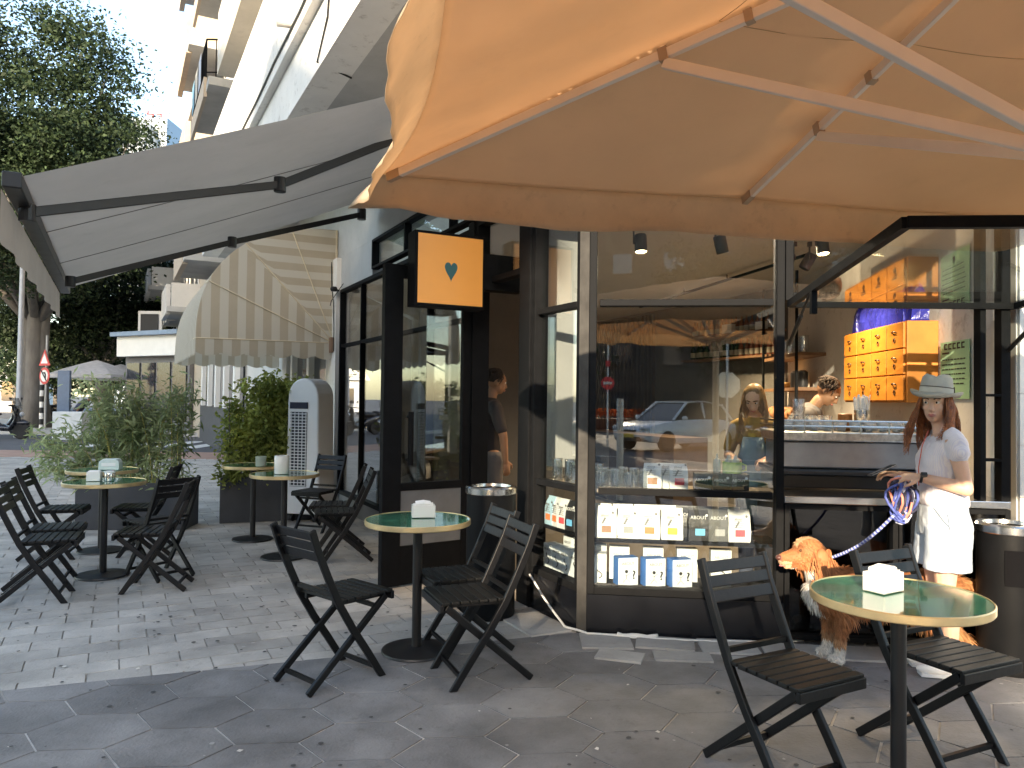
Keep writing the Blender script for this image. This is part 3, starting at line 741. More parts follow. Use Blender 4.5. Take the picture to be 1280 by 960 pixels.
for k, px_ in enumerate((878, 901, 924)):
    t = thing('gift_box', ('first','second','third')[k]+' low black printed box on the upper display shelf beside the white coffee bags', 'box', F(t_front(px_,-.15), -.15, .891), rzF, 'black boxes on the upper display shelf')
    g = MB(); g.box((0,0,.055),(.105,.10,.11)); g.build('carton', blackcard, t, bevel=.003)
    text_mesh('lettering', 'ABOUT', .024, M('white_print', (.8,.8,.78), .6), t, (-.01,-.052,.07), (1,0,0), (0,0,1))
    g = MB(); g.lathe((.035,-.0505,.085), [(.009,-.001),(.009,.001)], 10, rot=Matrix.Rotation(R(90),3,'X')); g.build('emblem', M('white_print', (.8,.8,.78), .6), t)
sq = M('squeeze_bottle_plastic', (.8,.8,.74), .45, trans=.2); lime = M('lime_plastic', (.55,.75,.22), .45)
t = thing('squeeze_bottle', 'white squeeze bottle on top of the black boxes', 'bottle', F(t_front(896,-.16),-.16,1.003)); g = MB(); g.lathe((0,0,0), [(.022,0),(.024,.01),(.024,.07),(.018,.085),(.008,.09),(.004,.12)], 12); g.build('body', sq, t, smooth=True, angle=40)
t = thing('squeeze_caddy', 'lime green caddy of white squeeze bottles on top of the black boxes', 'caddy', F(t_front(915,-.16),-.16,1.003), rzF)
g = MB(); g.lathe((0,0,0), [(.058,0),(.06,.008),(.06,.07),(.055,.07),(.053,.01)], 18); g.tube([(.058,0,.06),(.085,0,.05),(.085,0,.02),(.058,0,.01)], .006, 6); g.build('holder', lime, t, smooth=True, angle=40)
for k in range(4):
    a = k*math.pi/2+.4; g = MB(); g.lathe((.03*math.cos(a),.03*math.sin(a),.012), [(.02,0),(.02,.07),(.008,.08),(.003,.10)], 10); g.build('bottle', sq, t, smooth=True, angle=40)
g = MB(); g.box(F(t_front(905,-.15),-.15,1.0005)-V((0,0,.0)), (.0,.0,.0)) if 0 else None
# black box with a plate against the pale pillar
t = thing('coffee_grinder', 'tall black box shaped grinder standing in the side window on the upper shelf', 'grinder', S(.30,-.30,.891), rzS)
g = MB(); g.box((0,0,.15),(.13,.12,.30)); g.build('body', blackcard, t, bevel=.006); g = MB(); g.box((0,-.062,.175),(.055,.004,.025)); g.build('plate', paper, t); g = MB(); g.box((.085,-.02,.17),(.05,.05,.035)); g.build('spout', dark_metal, t)
# ------------------------------------------------------------------ serving counter and espresso machine
g = MB(); g.slab(F(1.24,-.43,.05), F(2.45)-F(1.24), F(0,-.65)-F(0,0), (0,0,.80)); cnt = g.build('service_counter', M('dark_counter_front', (.05,.05,.052), .4, var=.2)); tag(cnt, 'long dark service counter under the espresso machine', 'counter')
esp = thing('espresso_machine', 'wide stainless espresso machine with a cup rail facing the serving hatch', 'espresso machine', F(1.85,-.55,.9))
grey_steel = M('grey_back_panel', (.33,.34,.36), .3, metal=.7, var=.15)
g = MB(); quadbar(g, F, 1.26, 2.22, 1.03, 1.20, -.80, -.33); g.build('body', grey_steel, esp, world=True, bevel=.01)
g = MB(); quadbar(g, F, 1.23, 2.26, 1.205, 1.265, -.82, -.30); g.build('drip_rail', M('worn_steel', (.55,.53,.49), .3, metal=.9, var=.35, vs=30, dirt=.4), esp, world=True, bevel=.008)
g = MB()
for z in (1.30, 1.335):
    g.tube([F(1.23,-.82,z), F(1.23,-.30,z), F(2.26,-.30,z), F(2.26,-.82,z)], .007, 6)
for k in range(7): g.cyl(F(1.23+k*1.03/6,-.30,1.26), F(1.23+k*1.03/6,-.30,1.34), .006, 6)
g.build('cup_rail', steel, esp, world=True)
g = MB(); quadbar(g, F, 1.24, 2.25, .895, .985, -.85, -.38); quadbar(g, F, 1.22, 2.27, .99, 1.025, -.86, -.26); g.build('base', M('machine_black', (.018,.018,.02), .35), esp, world=True, bevel=.01)
for k in range(3):
    g = MB(); c = F(1.42+k*.32, -.86, 1.06); g.cyl(c, c+NF*-.11+V((0,0,-.0)), .03, 10); g.cyl(c+NF*-.11, c+NF*-.26, .014, 8); g.build('portafilter', dark_metal, esp, world=True)
def cup(h=.06, r=.036, m=white_ceramic, nm='coffee_cup', ct='cup'):
    t = thing(nm, None, ct); g = MB(); g.lathe((0,0,0), [(r*.6,0),(r*.75,.004),(r,h),(r*.92,h),(r*.66,.01)], 14); g.build('body', m, t, smooth=True, angle=60)
    if m == white_ceramic: g = MB(); g.tube([(r*.93,0,h*.8),(r*1.5,0,h*.75),(r*1.5,0,h*.35),(r*.8,0,h*.25)], .004, 6); g.build('handle', m, t, smooth=True)
    return t
for k in range(11):
    for j in range(2):
        put('cup', F(1.32+k*.085, -.42-j*.16, 1.266), random.random()*6, 'white cup on the warmer of the espresso machine', 'white cups on the espresso machine', cup)
for k in range(5):
    put('glasscup', F(1.42+k*.055, -.66, 1.266), 0, 'small clear glass among the cups on the espresso machine', 'small glasses on the espresso machine', lambda: cup(.10,.034,glassware,'drinking_glass','glass'))
for j in range(3):
    put('papercup', F(t_front(998,-.5), -.5, 1.266+.055*j), 0, 'clear plastic cup in the nested stack at the end of the espresso machine', 'clear plastic cups nested in a stack', lambda: cup(.10,.042,glass('plastic_cup', .25, (.9,.9,.9)),'plastic_cup','cup'))
t = thing('straw_holder', 'steel tumbler packed with white paper straws on the espresso machine', 'straw holder', F(t_front(1077,-.5),-.5,1.266)); g = MB(); g.lathe((0,0,0), [(.042,0),(.045,.005),(.048,.14),(.045,.14),(.042,.01)], 16); g.build('tumbler', steel, t, smooth=True, angle=40)
g = MB()
for k in range(42):
    a = random.random()*6.28; r_ = .036*math.sqrt(random.random()); b = a+random.uniform(-.4,.4)
    g.tube([(r_*math.cos(a), r_*math.sin(a), .01),(1.45*r_*math.cos(b), 1.45*r_*math.sin(b), random.uniform(.215,.245))], .0036, 6)
g.build('straw', paper, t)['kind'] = 'stuff'
t = thing('amber_canister', 'round amber wooden canister beside the straws on the espresso machine', 'canister', F(t_front(1056,-.55),-.55,1.266)); g = MB(); g.lathe((0,0,0), [(.04,0),(.045,.01),(.045,.11),(.038,.115)], 16); g.build('body', M('amber_wood', (.35,.13,.03), .5), t, smooth=True, angle=40)
t = thing('desk_lamp', 'small brass lamp on the counter behind the woman', 'lamp', F(2.36,-.5,.89)); g = MB(); g.cyl((0,0,0),(0,0,.42),.008,8); g.lathe((0,0,0),[(.06,0),(.06,.012)],14); g.build('stem', dark_metal, t); g = MB(); g.lathe((0,0,.36),[(.06,0),(.035,.10),(.02,.11)],16,cap=False); g.build('lamp_shade', M('brass', (.5,.36,.16), .35, metal=.9), t, smooth=True)
# bread on the low shelf, tubs on the shelves above
crust = M('bread_crust', (.28,.12,.045), .8, var=.35, vs=12, bump=.5, bs=20)
for k in range(8):
    g = MB(); g.ell((0,0,.07), (.05,.13,.07), 12, 8); o = g.build('bread_loaf', crust, smooth=True); o.location = R1 - RW*(.12+k*.155) + V((-.16,0,1.262)); o.rotation_euler = (random.uniform(-.25,.25),0,R(90)+random.uniform(-.3,.3))
    tag(o, 'brown crusted loaf leaning in the row on the low walnut shelf', 'bread', 'bread loaves on the low walnut shelf')
for k in range(5):
    t = put('canister', R1 - RW*(.2+k*.24) + V((-.15,0,1.987)), 0, 'glass storage jar on the top walnut shelf', 'storage jars on the top walnut shelf', lambda: jar(.2,.055,False))
g = MB(); g.lathe((0,0,0), [(.07,0),(.12,.07),(.115,.07),(.07,.008)], 18); o = g.build('bread_basket', M('woven_straw', (.45,.28,.11), .8, var=.3, vs=30), smooth=True); o.location = R1 - RW*.5 + V((-.15,0,1.616)); tag(o, 'shallow straw basket on the middle walnut shelf', 'basket')
for k in range(3):
    g = MB(); g.lathe((0,0,0), [(.05,0),(.055,.02),(.055,.17),(.03,.19)], 14); o = g.build('tin', blackcard, smooth=True, angle=40); o.location = R1 - RW*(.85+k*.14) + V((-.15,0,1.616)); tag(o, 'matt black tin on the middle walnut shelf', 'tin', 'black tins on the middle walnut shelf')
for k in range(5):
    t = put('carafe', R1 - RW*(.75+k*.12) + V((-.16,.0,1.262)), 0, 'glass carafe at the near end of the low walnut shelf', 'carafes on the low walnut shelf', lambda: jar(.16,.045,False)) if k > 2 else None
# bunch of dried flowers hanging from the ceiling behind the hatch
# back counter, with till, and vitrine deep inside
g = MB(); p = in_wall(.4,.9,.05); g.slab(p, UB*2.6, in_wall(0,.5,0)-in_wall(0,0,0), (0,0,.95)); tag(g.build('back_counter', M('dark_bar_wood', (.05,.03,.02), .5, var=.3)), 'dark wooden bar counter deep inside in front of the bottle shelves', 'counter')
# ------------------------------------------------------------------ track lights
track = thing('light_track', 'thin black lighting track under the cafe ceiling', 'track', F(1.2,-1.2,INZ))
ta, tb = atZ(770, 392, 2.78), None
g = MB(); tp = [V((.62,5.35,2.86)), V((1.7,5.2,2.86)), V((2.6,5.05,2.86))]
g.beam(tp[0], tp[2], .03, .03); q0, q1 = atZ(1010,318,2.84), atZ(800,384,2.84)
g.beam(q0, q1, .025, .025)
for k in range(4): p = q0.lerp(q1,.1+k*.27); g.cyl(p, (p.x,p.y,INZ), .006, 6)
g.build('rail', black_frame, track, world=True)
lens_m = M('lamp_lens', (.9,.7,.4), .4, emit=(1,.72,.38), est=14)
def spot(loc, tilt, az, lit, label):
    t = thing('spotlight', label, 'spotlight', loc, az, 'spotlights on the cafe ceiling')
    rot = Matrix.Rotation(tilt, 3, 'X'); bm = M('spot_grey', (.16,.16,.17), .4)
    g = MB(); g.lathe((0,0,-.12), [(.047,-.075),(.05,-.07),(.05,.06),(.044,.07),(.01,.072)], 18, rot=rot, cap=False); g.build('barrel', bm, t, smooth=True, angle=40)
    g = MB(); g.cyl((-.06,0,0),(-.06,0,-.13),.008,8); g.cyl((-.06,0,-.12),(-.04,0,-.12),.012,8); g.box((-.06,0,.02),(.05,.035,.04)); g.build('bracket', bm, t)
    g = MB(); c = V((0,0,-.12)) + rot@V((0,0,-.066)); g.lathe(c, [(.043,-.002),(.043,.002)], 18, rot=rot); g.build('lens', lens_m if lit else dark_metal, t)
for k, (px_, py_, lit) in enumerate(((801,300,True),(901,308,False),(1028,312,True),(1100,318,True))):
    p = atY(px_, py_, 6.1); p.z = 2.84
    spot((p.x,p.y,p.z), R((-8,18,-10,12)[k]), R((10,-60,15,40)[k]), lit, ('spotlight with a lit warm lens near the corner post','tilted pale grey spotlight in the middle of the front window','spotlight with a lit lens just beside the window mullion','dim spotlight seen through the raised hatch window')[k])
for k, (px_, py_) in enumerate(((1010,346),(985,352))):
    p = atY(px_, py_, 6.8); spot((p.x,p.y,2.84), R(30), R(80+40*k), False, ('small dark spotlight on the rear track close to the mullion','small dark spotlight at the end of the rear track')[k])
for k, (x,y,zz,e) in enumerate(((1.6,6.9,2.75,70),(2.4,6.2,2.75,80),(2.3,9.3,2.75,190),(-.6,8.2,2.75,4))):  # spot by the bottle shelves is added, without fixture, to brighten them
    l = bpy.data.lights.new('interior_spot', 'SPOT'); l.energy = e; l.color = (1,.78,.52); l.spot_size = R(120); l.spot_blend = .8; l.shadow_soft_size = .05
    o = bpy.data.objects.new('interior_spot', l); COL.objects.link(o); o.location = (x,y,zz)
# ================================================================== tables and chairs
wood_blk = M('black_stained_wood', (.0045,.0045,.0055), .45, spec=.35, var=.35, vs=5, bump=.12, bs=40, stretch=(1,1,1), attr=.25)
seat_blk = M('black_stained_seat', (.008,.0078,.0074), .48, spec=.35, var=.45, vs=6, bump=.15, bs=40, attr=.35)
brass_rim = M('brass_edge', (.78,.60,.33), .36, metal=.75, var=.12, vs=9)
marble = M('green_marble_top', (.025,.14,.075), .10, var=.45, vs=7, col2=(.07,.27,.165), coat=.7, detail=9, spec=.8)
iron = M('black_iron_base', (.008,.008,.009), .42, var=.25, vs=8)
SEAT = .45
def chair(loc, face, label, group):
    """folding slatted chair, local +Y is the sitter's front"""
    rz = math.atan2(face[1], face[0]) - math.pi/2
    if 'chair' in protos: return copy_tree(protos['chair'], (loc[0],loc[1],.004), rz, label, group)
    t = thing('folding_chair', label, 'chair', (loc[0],loc[1],.004), rz, group); protos['chair'] = t
    hw = .195; w_, d_ = .024, .042
    long_ = [(-.375,.835),(-.33,.72),(-.262,.58),(-.19,.44),(-.09,.29),(.02,.145),(.125,0)]
    for s in (-1, 1):
        g = MB()
        for a, b in zip(long_[:-1], long_[1:]):
            pa, pb = V((s*hw, a[0], a[1])), V((s*hw, b[0], b[1]))
        vs = []
        for i, (y, z) in enumerate(long_):
            y0, z0 = long_[max(i-1,0)]; y1, z1 = long_[min(i+1,len(long_)-1)]
            dv = V((0, y1-y0, z1-z0)).normalized(); nv = V((0, -dv.z, dv.y)) * d_/2
            if i == len(long_)-1: nv = V((0,-d_/2*1.15,0)) if nv.y < 0 else V((0,d_/2*1.15,0))
            for sx, sn in ((-1,-1),(1,-1),(1,1),(-1,1)): vs.append(V((s*hw+sx*w_/2, y, z)) + nv*sn)
        k = len(long_); fs = [(0,1,2,3),((k-1)*4+3,(k-1)*4+2,(k-1)*4+1,(k-1)*4)]
        for i in range(k-1):
            for j in range(4): fs.append((i*4+j, (i+1)*4+j, (i+1)*4+(j+1)%4, i*4+(j+1)%4))
        g.add(vs, fs); g.build('leg', wood_blk, t, bevel=.004)
        g = MB(); hi = hw - .028
        g.beam((s*hi,.165,.425),(s*hi,-.365,.008),w_,.038,up=(0,1,0)); g.build('leg', wood_blk, t, bevel=.004)
    g = MB()
    for k in range(7):
        y = -.165 + k*.056; g.box((0,y,SEAT), (.40,.047,.016))
    g.build('seat', seat_blk, t, bevel=.003)
    g = MB()
    for s in (-1,1): g.beam((s*.135,-.19,.43),(s*.135,.20,.43),.022,.03)
    g.box((0,.195,.425),(.40,.022,.042)); g.build('seat_frame', wood_blk, t, bevel=.003)
    g = MB()
    for f0, f1 in ((.02,.17),(.205,.355),(.39,.54)):
        pts = []
        for f in (f0, f1):
            # along the top of the long leg from z=.835 to .58
            z = .828 - f*(.828-.52); 
            y = np.interp(z, [p[1] for p in long_[::-1]], [p[0] for p in long_[::-1]])
            pts.append(V((0, y, z)))
        d = pts[1]-pts[0]; nn = V((0,-d.z,d.y)).normalized()*.012
        g.slab(pts[0]+V((-.185,.004,0)), (.37,0,0), d, nn)
    g.build('backrest', wood_blk, t, bevel=.003)
    for y, z, hw_ in ((-.215,.49,.185),(.075,.062,.185),(-.305,.055,.155),(.10,.375,.155)):
        g = MB(); g.box((0,y,z),(hw_*2,.018,.022)); g.build('stretcher', wood_blk, t)
    for o in kids(t):
        o.data.transform(Matrix.Diagonal((.88,.88,.96,1)))
    return t
def table(loc, label, rad=.30):
    if 'table' in protos: return copy_tree(protos['table'], (loc[0],loc[1],.004), random.random()*6, label)
    t = thing('bistro_table', label, 'table', (loc[0],loc[1],.004)); protos['table'] = t; t['group'] = 'round green bistro tables'
    g = MB(); g.lathe((0,0,0), [(rad-.004,.739),(rad-.001,.7515)], 64); tp = g.build('tabletop', marble, t)
    g = MB(); g.lathe((0,0,0), [(rad-.05,.723),(rad,.723),(rad+.003,.727),(rad+.003,.751),(rad,.7545),(rad-.0035,.754),(rad-.0035,.740),(rad-.05,.737)], 64, cap=False); g.build('rim', brass_rim, tp, smooth=True, angle=30)
    g = MB(); g.lathe((0,0,0), [(.027,.02),(.027,.705)], 20); g.lathe((0,0,0), [(.03,.705),(.14,.712),(.14,.722)], 20); g.build('pole', iron, t, smooth=True, angle=30)
    g = MB(); g.lathe((0,0,0), [(.195,0),(.2,.004),(.196,.014),(.07,.022),(.035,.03)], 40); g.build('base', iron, t, smooth=True, angle=30)
    return t
TB = {'1': V((1.416,2.78)), '2': V((-.53,4.38)), '3a': V((-3.25,6.1)), '3b': V((-3.78,7.05)), 'Ma': V((-2.04,6.87)), 'Mb': V((-2.60,7.7))}
table(TB['1'], 'round green topped brass edged table in front of the spaniel')
table(TB['2'], 'round green topped table in front of the open glass door')
table(TB['3a'], 'round green topped table standing among six black chairs, closer to the viewer than its twin')
table(TB['3b'], 'round green topped table just in front of the bamboo planter, partly hidden by its twin')
table(TB['Ma'], 'round green topped table in front of the air cooler carrying a tall white canister')
table(TB['Mb'], 'round green topped table close to the shrub planter with a small glass on it')
NL = (-N.x, -N.y)
G1, G2, G3, G4 = 'chairs at the table by the dog','chairs at the table by the door','chairs around the pair of tables before the bamboo','chairs at the tables by the air cooler'
chair((1.09,2.92),(.47,-.88),'black folding chair just beside the dog with its whole seat in view',G1)
chair((1.80,3.12),(.42,-.90),'black folding chair half hidden behind the round table by the dog',G1)
chair((-.86,4.02),(.66,.74),'black folding chair standing alone on the street side of the door table',G2)
chair((-.235,3.98),(-.90,-.36),'black folding chair close to the coffee bag window, its back towards the corner',G2)
chair((-.33,4.42),(-.88,-.40),'black folding chair between the bin by the door and the table',G2)
chair((-3.24,5.40),(.90,.36),'black folding chair at the outer edge of the group, closest to the camera',G3)
chair((-3.46,5.83),(.90,.36),'black folding chair tucked just behind the outermost chair of the group',G3)
chair((-3.98,6.80),(.92,.30),'black folding chair at the rear table with its back towards the street',G3)
chair((-2.74,5.72),(-.96,-.20),'black folding chair with its tall back towards the cafe, closest to the table pole',G3)
chair((-2.88,6.18),(-.80,.55),'black folding chair turned away so that its whole backrest shows, beside the pair of tables',G3)
chair((-3.40,6.95),(-.95,-.2),'black folding chair at the rear table with its back towards the cafe',G3)
chair((-1.56,6.80),(-.95,-.25),'black folding chair nearest the door post, facing the table with the white canister',G4)
chair((-1.72,7.25),(-.95,-.15),'black folding chair directly behind the one nearest the door post',G4)
chair((-2.12,8.25),(-.35,-.94),'black folding chair facing us from in front of the white air cooler',G4)
TT = .7585
def napkin_box(xy, rz, label, m=white_ceramic, w=.125, d=.085, h=.07, rolls=True, ):
    t = thing('napkin_holder', label, 'napkin holder', (xy[0],xy[1],TT), rz)
    g = MB()
    for c, dd_ in (((0,0,.003),(w,d,.006)),((-w/2+.003,0,h/2),(.006,d,h)),((w/2-.003,0,h/2),(.006,d,h)),((0,-d/2+.003,h/2),(w-.012,.006,h)),((0,d/2-.003,h/2),(w-.012,.006,h))): g.box(c, dd_)
    g.build('box', m, t, bevel=.002)
    g = MB()
    for k in range(12): g.box((random.uniform(-.004,.004), -d/2+.012+k*(d-.024)/11, h*.55+random.uniform(-.004,.010)), (w-.025,.0022,h*.9), 0, Matrix.Rotation(random.uniform(-.12,.12),3,'X') @ Matrix.Rotation(random.uniform(-.05,.05),3,'Y'))
    if rolls:
        for k in range(3): g.tube([(-.045,-.02+k*.02,h+.008),(.0,-.022+k*.02,h+.013),(.04,-.018+k*.02,h+.007)], [.012,.014,.012], 8)
    g.build('napkins', paper, t)['kind'] = 'stuff'
    return t
p = atZ(1104,738,TT); napkin_box((p.x,p.y), R(32), 'white napkin box with rolled napkins on the table by the dog')
p = atZ(529,646,TT); napkin_box((p.x,p.y), R(10), 'white napkin box with loose napkins on the table by the door', w=.135)
pale = M('pale_green_plastic', (.62,.72,.70), .4); 
p = atZ(118,601,TT); napkin_box((p.x,p.y), R(15), 'small square white napkin box on the front table of the pair', h=.075, w=.10, rolls=False)
p = atZ(137,601,TT); t = thing('sugar_tin', 'low round metal tin beside the square napkin box', 'tin', (p.x,p.y,TT)); g = MB(); g.lathe((0,0,0),[(.04,0),(.042,.005),(.042,.06),(.04,.065)],18); g.build('body', steel, t, smooth=True, angle=40); g = MB(); g.lathe((0,0,.0655),[(.043,0),(.043,.012),(.01,.018)],18); g.build('lid', white_ceramic, t, smooth=True, angle=40)
p = atZ(138,587,TT); t = thing('napkin_dispenser', 'pale arched napkin dispenser on the table just before the bamboo', 'napkin dispenser', (p.x,p.y,TT), R(8))
g = MB(); g.prism([(x,-.05,z) for x,z in ((-.09,0),(.09,0),(.09,.07),(.07,.10),(-.05,.10),(-.085,.075))],(0,.10,0)); g.build('body', pale, t, bevel=.006); g = MB(); g.box((.0,-.052,.05),(.12,.003,.03)); g.build('slot', paper, t)
p = atZ(352,592,TT); t = thing('canister', 'tall white round canister on the table before the air cooler', 'canister', (p.x,p.y,TT)); g = MB(); g.lathe((0,0,0),[(.062,0),(.065,.005),(.065,.155),(.06,.162),(.055,.162),(.055,.02)],24); g.build('body', white_ceramic, t, smooth=True, angle=40)
p = atZ(360,591,TT)
p = atZ(326,583,TT); t = thing('drinking_glass', 'small cloudy glass on the table by the shrub planter', 'glass', (p.x,p.y,TT)); g = MB(); g.lathe((0,0,0),[(.045,0),(.05,.005),(.052,.10),(.048,.10),(.046,.01)],16); g.build('body', M('frosted_glass', (.6,.66,.58), .4, trans=.5), t, smooth=True, angle=40)
p = atZ(338,583,TT); 
# ================================================================== bins, cooler, sign, cable, planters
def bin_(loc, rad, h, label, flap=True, rz=0):
    t = thing('litter_bin', label, 'bin', loc, rz)
    bm = M('black_bin_steel', (.006,.0065,.0075), .5, spec=.15, var=.2, vs=5, dirt=.2)
    g = MB(); g.lathe((0,0,0), [(rad*.96,0),(rad,.02),(rad,h-.05)], 36); b = g.build('body', bm, t, smooth=True, angle=40)
    g = MB(); g.lathe((0,0,h-.05), [(rad+.004,0),(rad+.008,.005),(rad+.008,.04),(rad,.05),(rad*.8,.05),(rad*.78,.03)], 36, cap=False); g.lathe((0,0,h-.03),[(rad*.8,0),(rad*.8,.004)],30); g.build('rim', steel, t, smooth=True, angle=30)
    if flap:
        g = MB(); vs = []; 
        for k in range(9):
            a = R(-90-38+76*k/8)
            for z in (h-.32,h-.13):
                for r_ in (rad+.001, rad+.007): vs.append((r_*math.cos(a), r_*math.sin(a), z))
        fs = []
        for k in range(8):
            b_ = k*4; fs += [(b_+1,b_+5,b_+7,b_+3),(b_+2,b_+3,b_+7,b_+6),(b_,b_+4,b_+5,b_+1)]
        g.add(vs, fs); g.build('flap', M('matt_black_plastic', (.004,.004,.005), .8, spec=.08), t, smooth=True, angle=40)
    return t
bin_((2.74,4.20,.004), .152, .80, 'black cylindrical bin with a steel rim behind the woman')
p = atZ(612,610,.86); bin_((-.13,5.12,.004), .165, .865, 'black cylindrical bin with a steel rim beside the cafe door', flap=False)
# hanging box sign with a slightly emissive face
sg = thing('hanging_sign', 'square orange box sign with a dark heart fixed above the door', 'sign', S(.75,.7,2.1))
sv = V((N.x,N.y,0)); s0 = atY(518,380,5.62); s0.z = 2.14; sd_ = -sv; sw = .575; sth = U*.16
g = MB(); g.slab(s0, sd_*sw, sth, (0,0,.565)); g.build('box', black_frame, sg, world=True, bevel=.004)
sign_o = M('orange_sign_face', (.76,.33,.075), .4, var=.02, emit=(1,.42,.10), est=.04)
g = MB(); g.slab(s0+sd_*.022+V((0,0,.022))-U*.006, sd_*(sw-.044), U*.004, (0,0,.521)); face_ = g.build('face', sign_o, sg, world=True)
hp = []
for k in range(40):
    a = 2*math.pi*k/40; x = 16*math.sin(a)**3; y = 13*math.cos(a)-5*math.cos(2*a)-2*math.cos(3*a)-math.cos(4*a)
    y = y*1.35 if y < 0 else y
    hp.append(s0 + sd_*(sw/2 + x/16*.052) + V((0,0,.29+y/16*.068)) - U*.0075)
g = MB(); g.prism(hp, -U*.002); g.build('heart', M('teal_ink', (.04,.15,.17), .6), face_, world=True)
g = MB(); a = s0+sd_*sw; g.slab(a+V((0,0,.16)), S(.72,.03)-S(.72,.03)+sd_*.34, sth*.8, (0,0,.28)); g.build('bracket', black_frame, sg, world=True)
# white cable lying along the plinth
pts = [atZ(662,726,.02)+V((0,.0,.12)), atZ(690,757,.01)+V((-.02,-.0,.05)), atZ(715,783,.014), atZ(745,795,.014), atZ(800,797,.014), atZ(850,800,.014), atZ(890,802,.014), atZ(960,802,.014), atZ(1010,800,.014)]
pts[0] = S(.62,.03,.24); pts[1] = S(.36,.04,.11); pts[2] = S(.12,.05,.02); pts[3] = F(.04,.05,.018)
fin = []
for i in range(len(pts)-1):
    for k in range(6):
        f = k/6; q = pts[i].lerp(pts[i+1], f*f*(3-2*f)*.5+f*.5); fin.append(q + V((0, .006*math.sin(i*2+k), .0)))
g = MB(); g.tube(fin, .0075, 8); tag(g.build('cable', white_paint, smooth=True), 'white electric cable lying along the black plinth of the cafe', 'cable')
g = MB(); g.tube([F(.22+.03*k, .05+.012*math.sin(k*2.1), .02+.006*math.cos(k*1.7)) for k in range(9)], .012, 7); tag(g.build('cable_knot', white_paint, smooth=True), 'taped white joint bulging in the cable on the ground', 'cable joint')
# evaporative air cooler
ac = thing('air_cooler', 'tall rounded white evaporative air cooler standing by the glass front', 'air cooler', (-2.36,8.95,.004), R(-16))
cw, cd = .40, .36
white_pl = M('white_plastic', (.84,.85,.86), .35, var=.03)
prof = []
for k in range(13): 
    a = math.pi*k/12; prof.append((-cw/2*math.cos(a)*1.0, 1.40+.26*math.sin(a)**.8))
g = MB(); body = [(-cw/2-.03,.09)] + [(-cw/2-.005,.9)] + prof + [(cw/2+.005,.9),(cw/2+.03,.09)]
g.prism([(x,-cd/2,z) for x,z in body], (0,cd,0)); g.build('body', white_pl, ac, bevel=.02)
g = MB()
for k in range(24): g.box((-.05,-cd/2-.006,.42+k*.036), (.21,.012,.010))
for k in range(5): g.box((-.145+k*.048,-cd/2-.007,.84), (.007,.012,.85))
g.build('grille', white_pl, ac); g = MB(); g.box((-.05,-cd/2-.002,.84), (.215,.003,.86)); g.build('grille_recess', M('grille_dark', (.03,.035,.05), .6), ac)
g = MB(); g.box((-.05,-cd/2-.004,1.345),(.235,.01,.075)); g.build('display', M('navy_display', (.012,.015,.04), .15), ac, bevel=.003)
for sx in (-1,1):
    for sy in (-1,1): g = MB(); g.cyl((sx*.15-.015,sy*.13,.04),(sx*.15+.015,sy*.13,.04),.04,12); g.box((sx*.15,sy*.13,.075),(.04,.04,.03)); g.build('caster', iron, ac)
# planters
planter_m = M('dark_planter', (.04,.044,.052), .5, var=.2, vs=4, dirt=.2)
soil = M('soil', (.05,.035,.025), .95, bump=.5)
def leaf_mat(name, c, c2, tr=.35, rough=.6): return M(name, c, rough, var=.35, vs=2.5, col2=c2, trans=tr, attr=.45, spec=.22, detail=3)
def leaves(pts, size, aspect=.4, name='foliage', mat=None, parent=None, world=True, droop=.0, updir=None, jitter=1.0, fold=.25):
    """one mesh of small folded leaf blades at the given points"""
    P_ = np.array(pts, float); n = len(P_)
    d = rng.normal(size=(n,3)); d[:,2] = d[:,2]*.7 - droop
    if updir is not None: d = d*jitter + np.array(updir)
    d /= np.linalg.norm(d,axis=1)[:,None]
    r_ = rng.normal(size=(n,3)); s = np.cross(d, r_); s /= np.linalg.norm(s,axis=1)[:,None]; nn = np.cross(s,d)
    L = size*(.6+.8*rng.random(n))[:,None]; Wd = L*aspect*.5
    base = P_; mid = P_ + d*L*.5; tip = P_ + d*L - np.array([0,0,1])*L*.12
    a = mid + s*Wd + nn*Wd*fold; b = mid - s*Wd + nn*Wd*fold
    vs = np.stack([base, a, tip, b], 1).reshape(-1,3)
    if parent is not None and world:
        inv = np.array(parent.matrix_basis.inverted()); vs = vs @ inv[:3,:3].T + inv[:3,3]
    me = bpy.data.meshes.new(name); me.vertices.add(4*n); me.vertices.foreach_set('co', vs.ravel())
    me.loops.add(4*n); me.loops.foreach_set('vertex_index', np.arange(4*n)); me.polygons.add(n)
    me.polygons.foreach_set('loop_start', np.arange(0,4*n,4)); me.polygons.foreach_set('loop_total', np.full(n,4))
    me.materials.append(mat); at = me.attributes.new('rnd','FLOAT','FACE')
    # leaves close together share a tone so that clumps read
    tone = .5+.5*np.sin(P_[:,0]*2.3+np.sin(P_[:,2]*1.7)*2)*np.sin(P_[:,1]*2.1+P_[:,2]*1.9)
    at.data.foreach_set('value', np.clip(.55*tone+.45*rng.random(n),0,1).astype(np.float32)); me.update(); me.validate()
    o = bpy.data.objects.new(name, me); COL.objects.link(o)
    if parent is not None: o.parent = parent
    return o
shrub_leaf = leaf_mat('shrub_leaf', (.15,.21,.055), (.36,.38,.10))
bamboo_leaf = leaf_mat('bamboo_leaf', (.18,.26,.10), (.38,.44,.24))
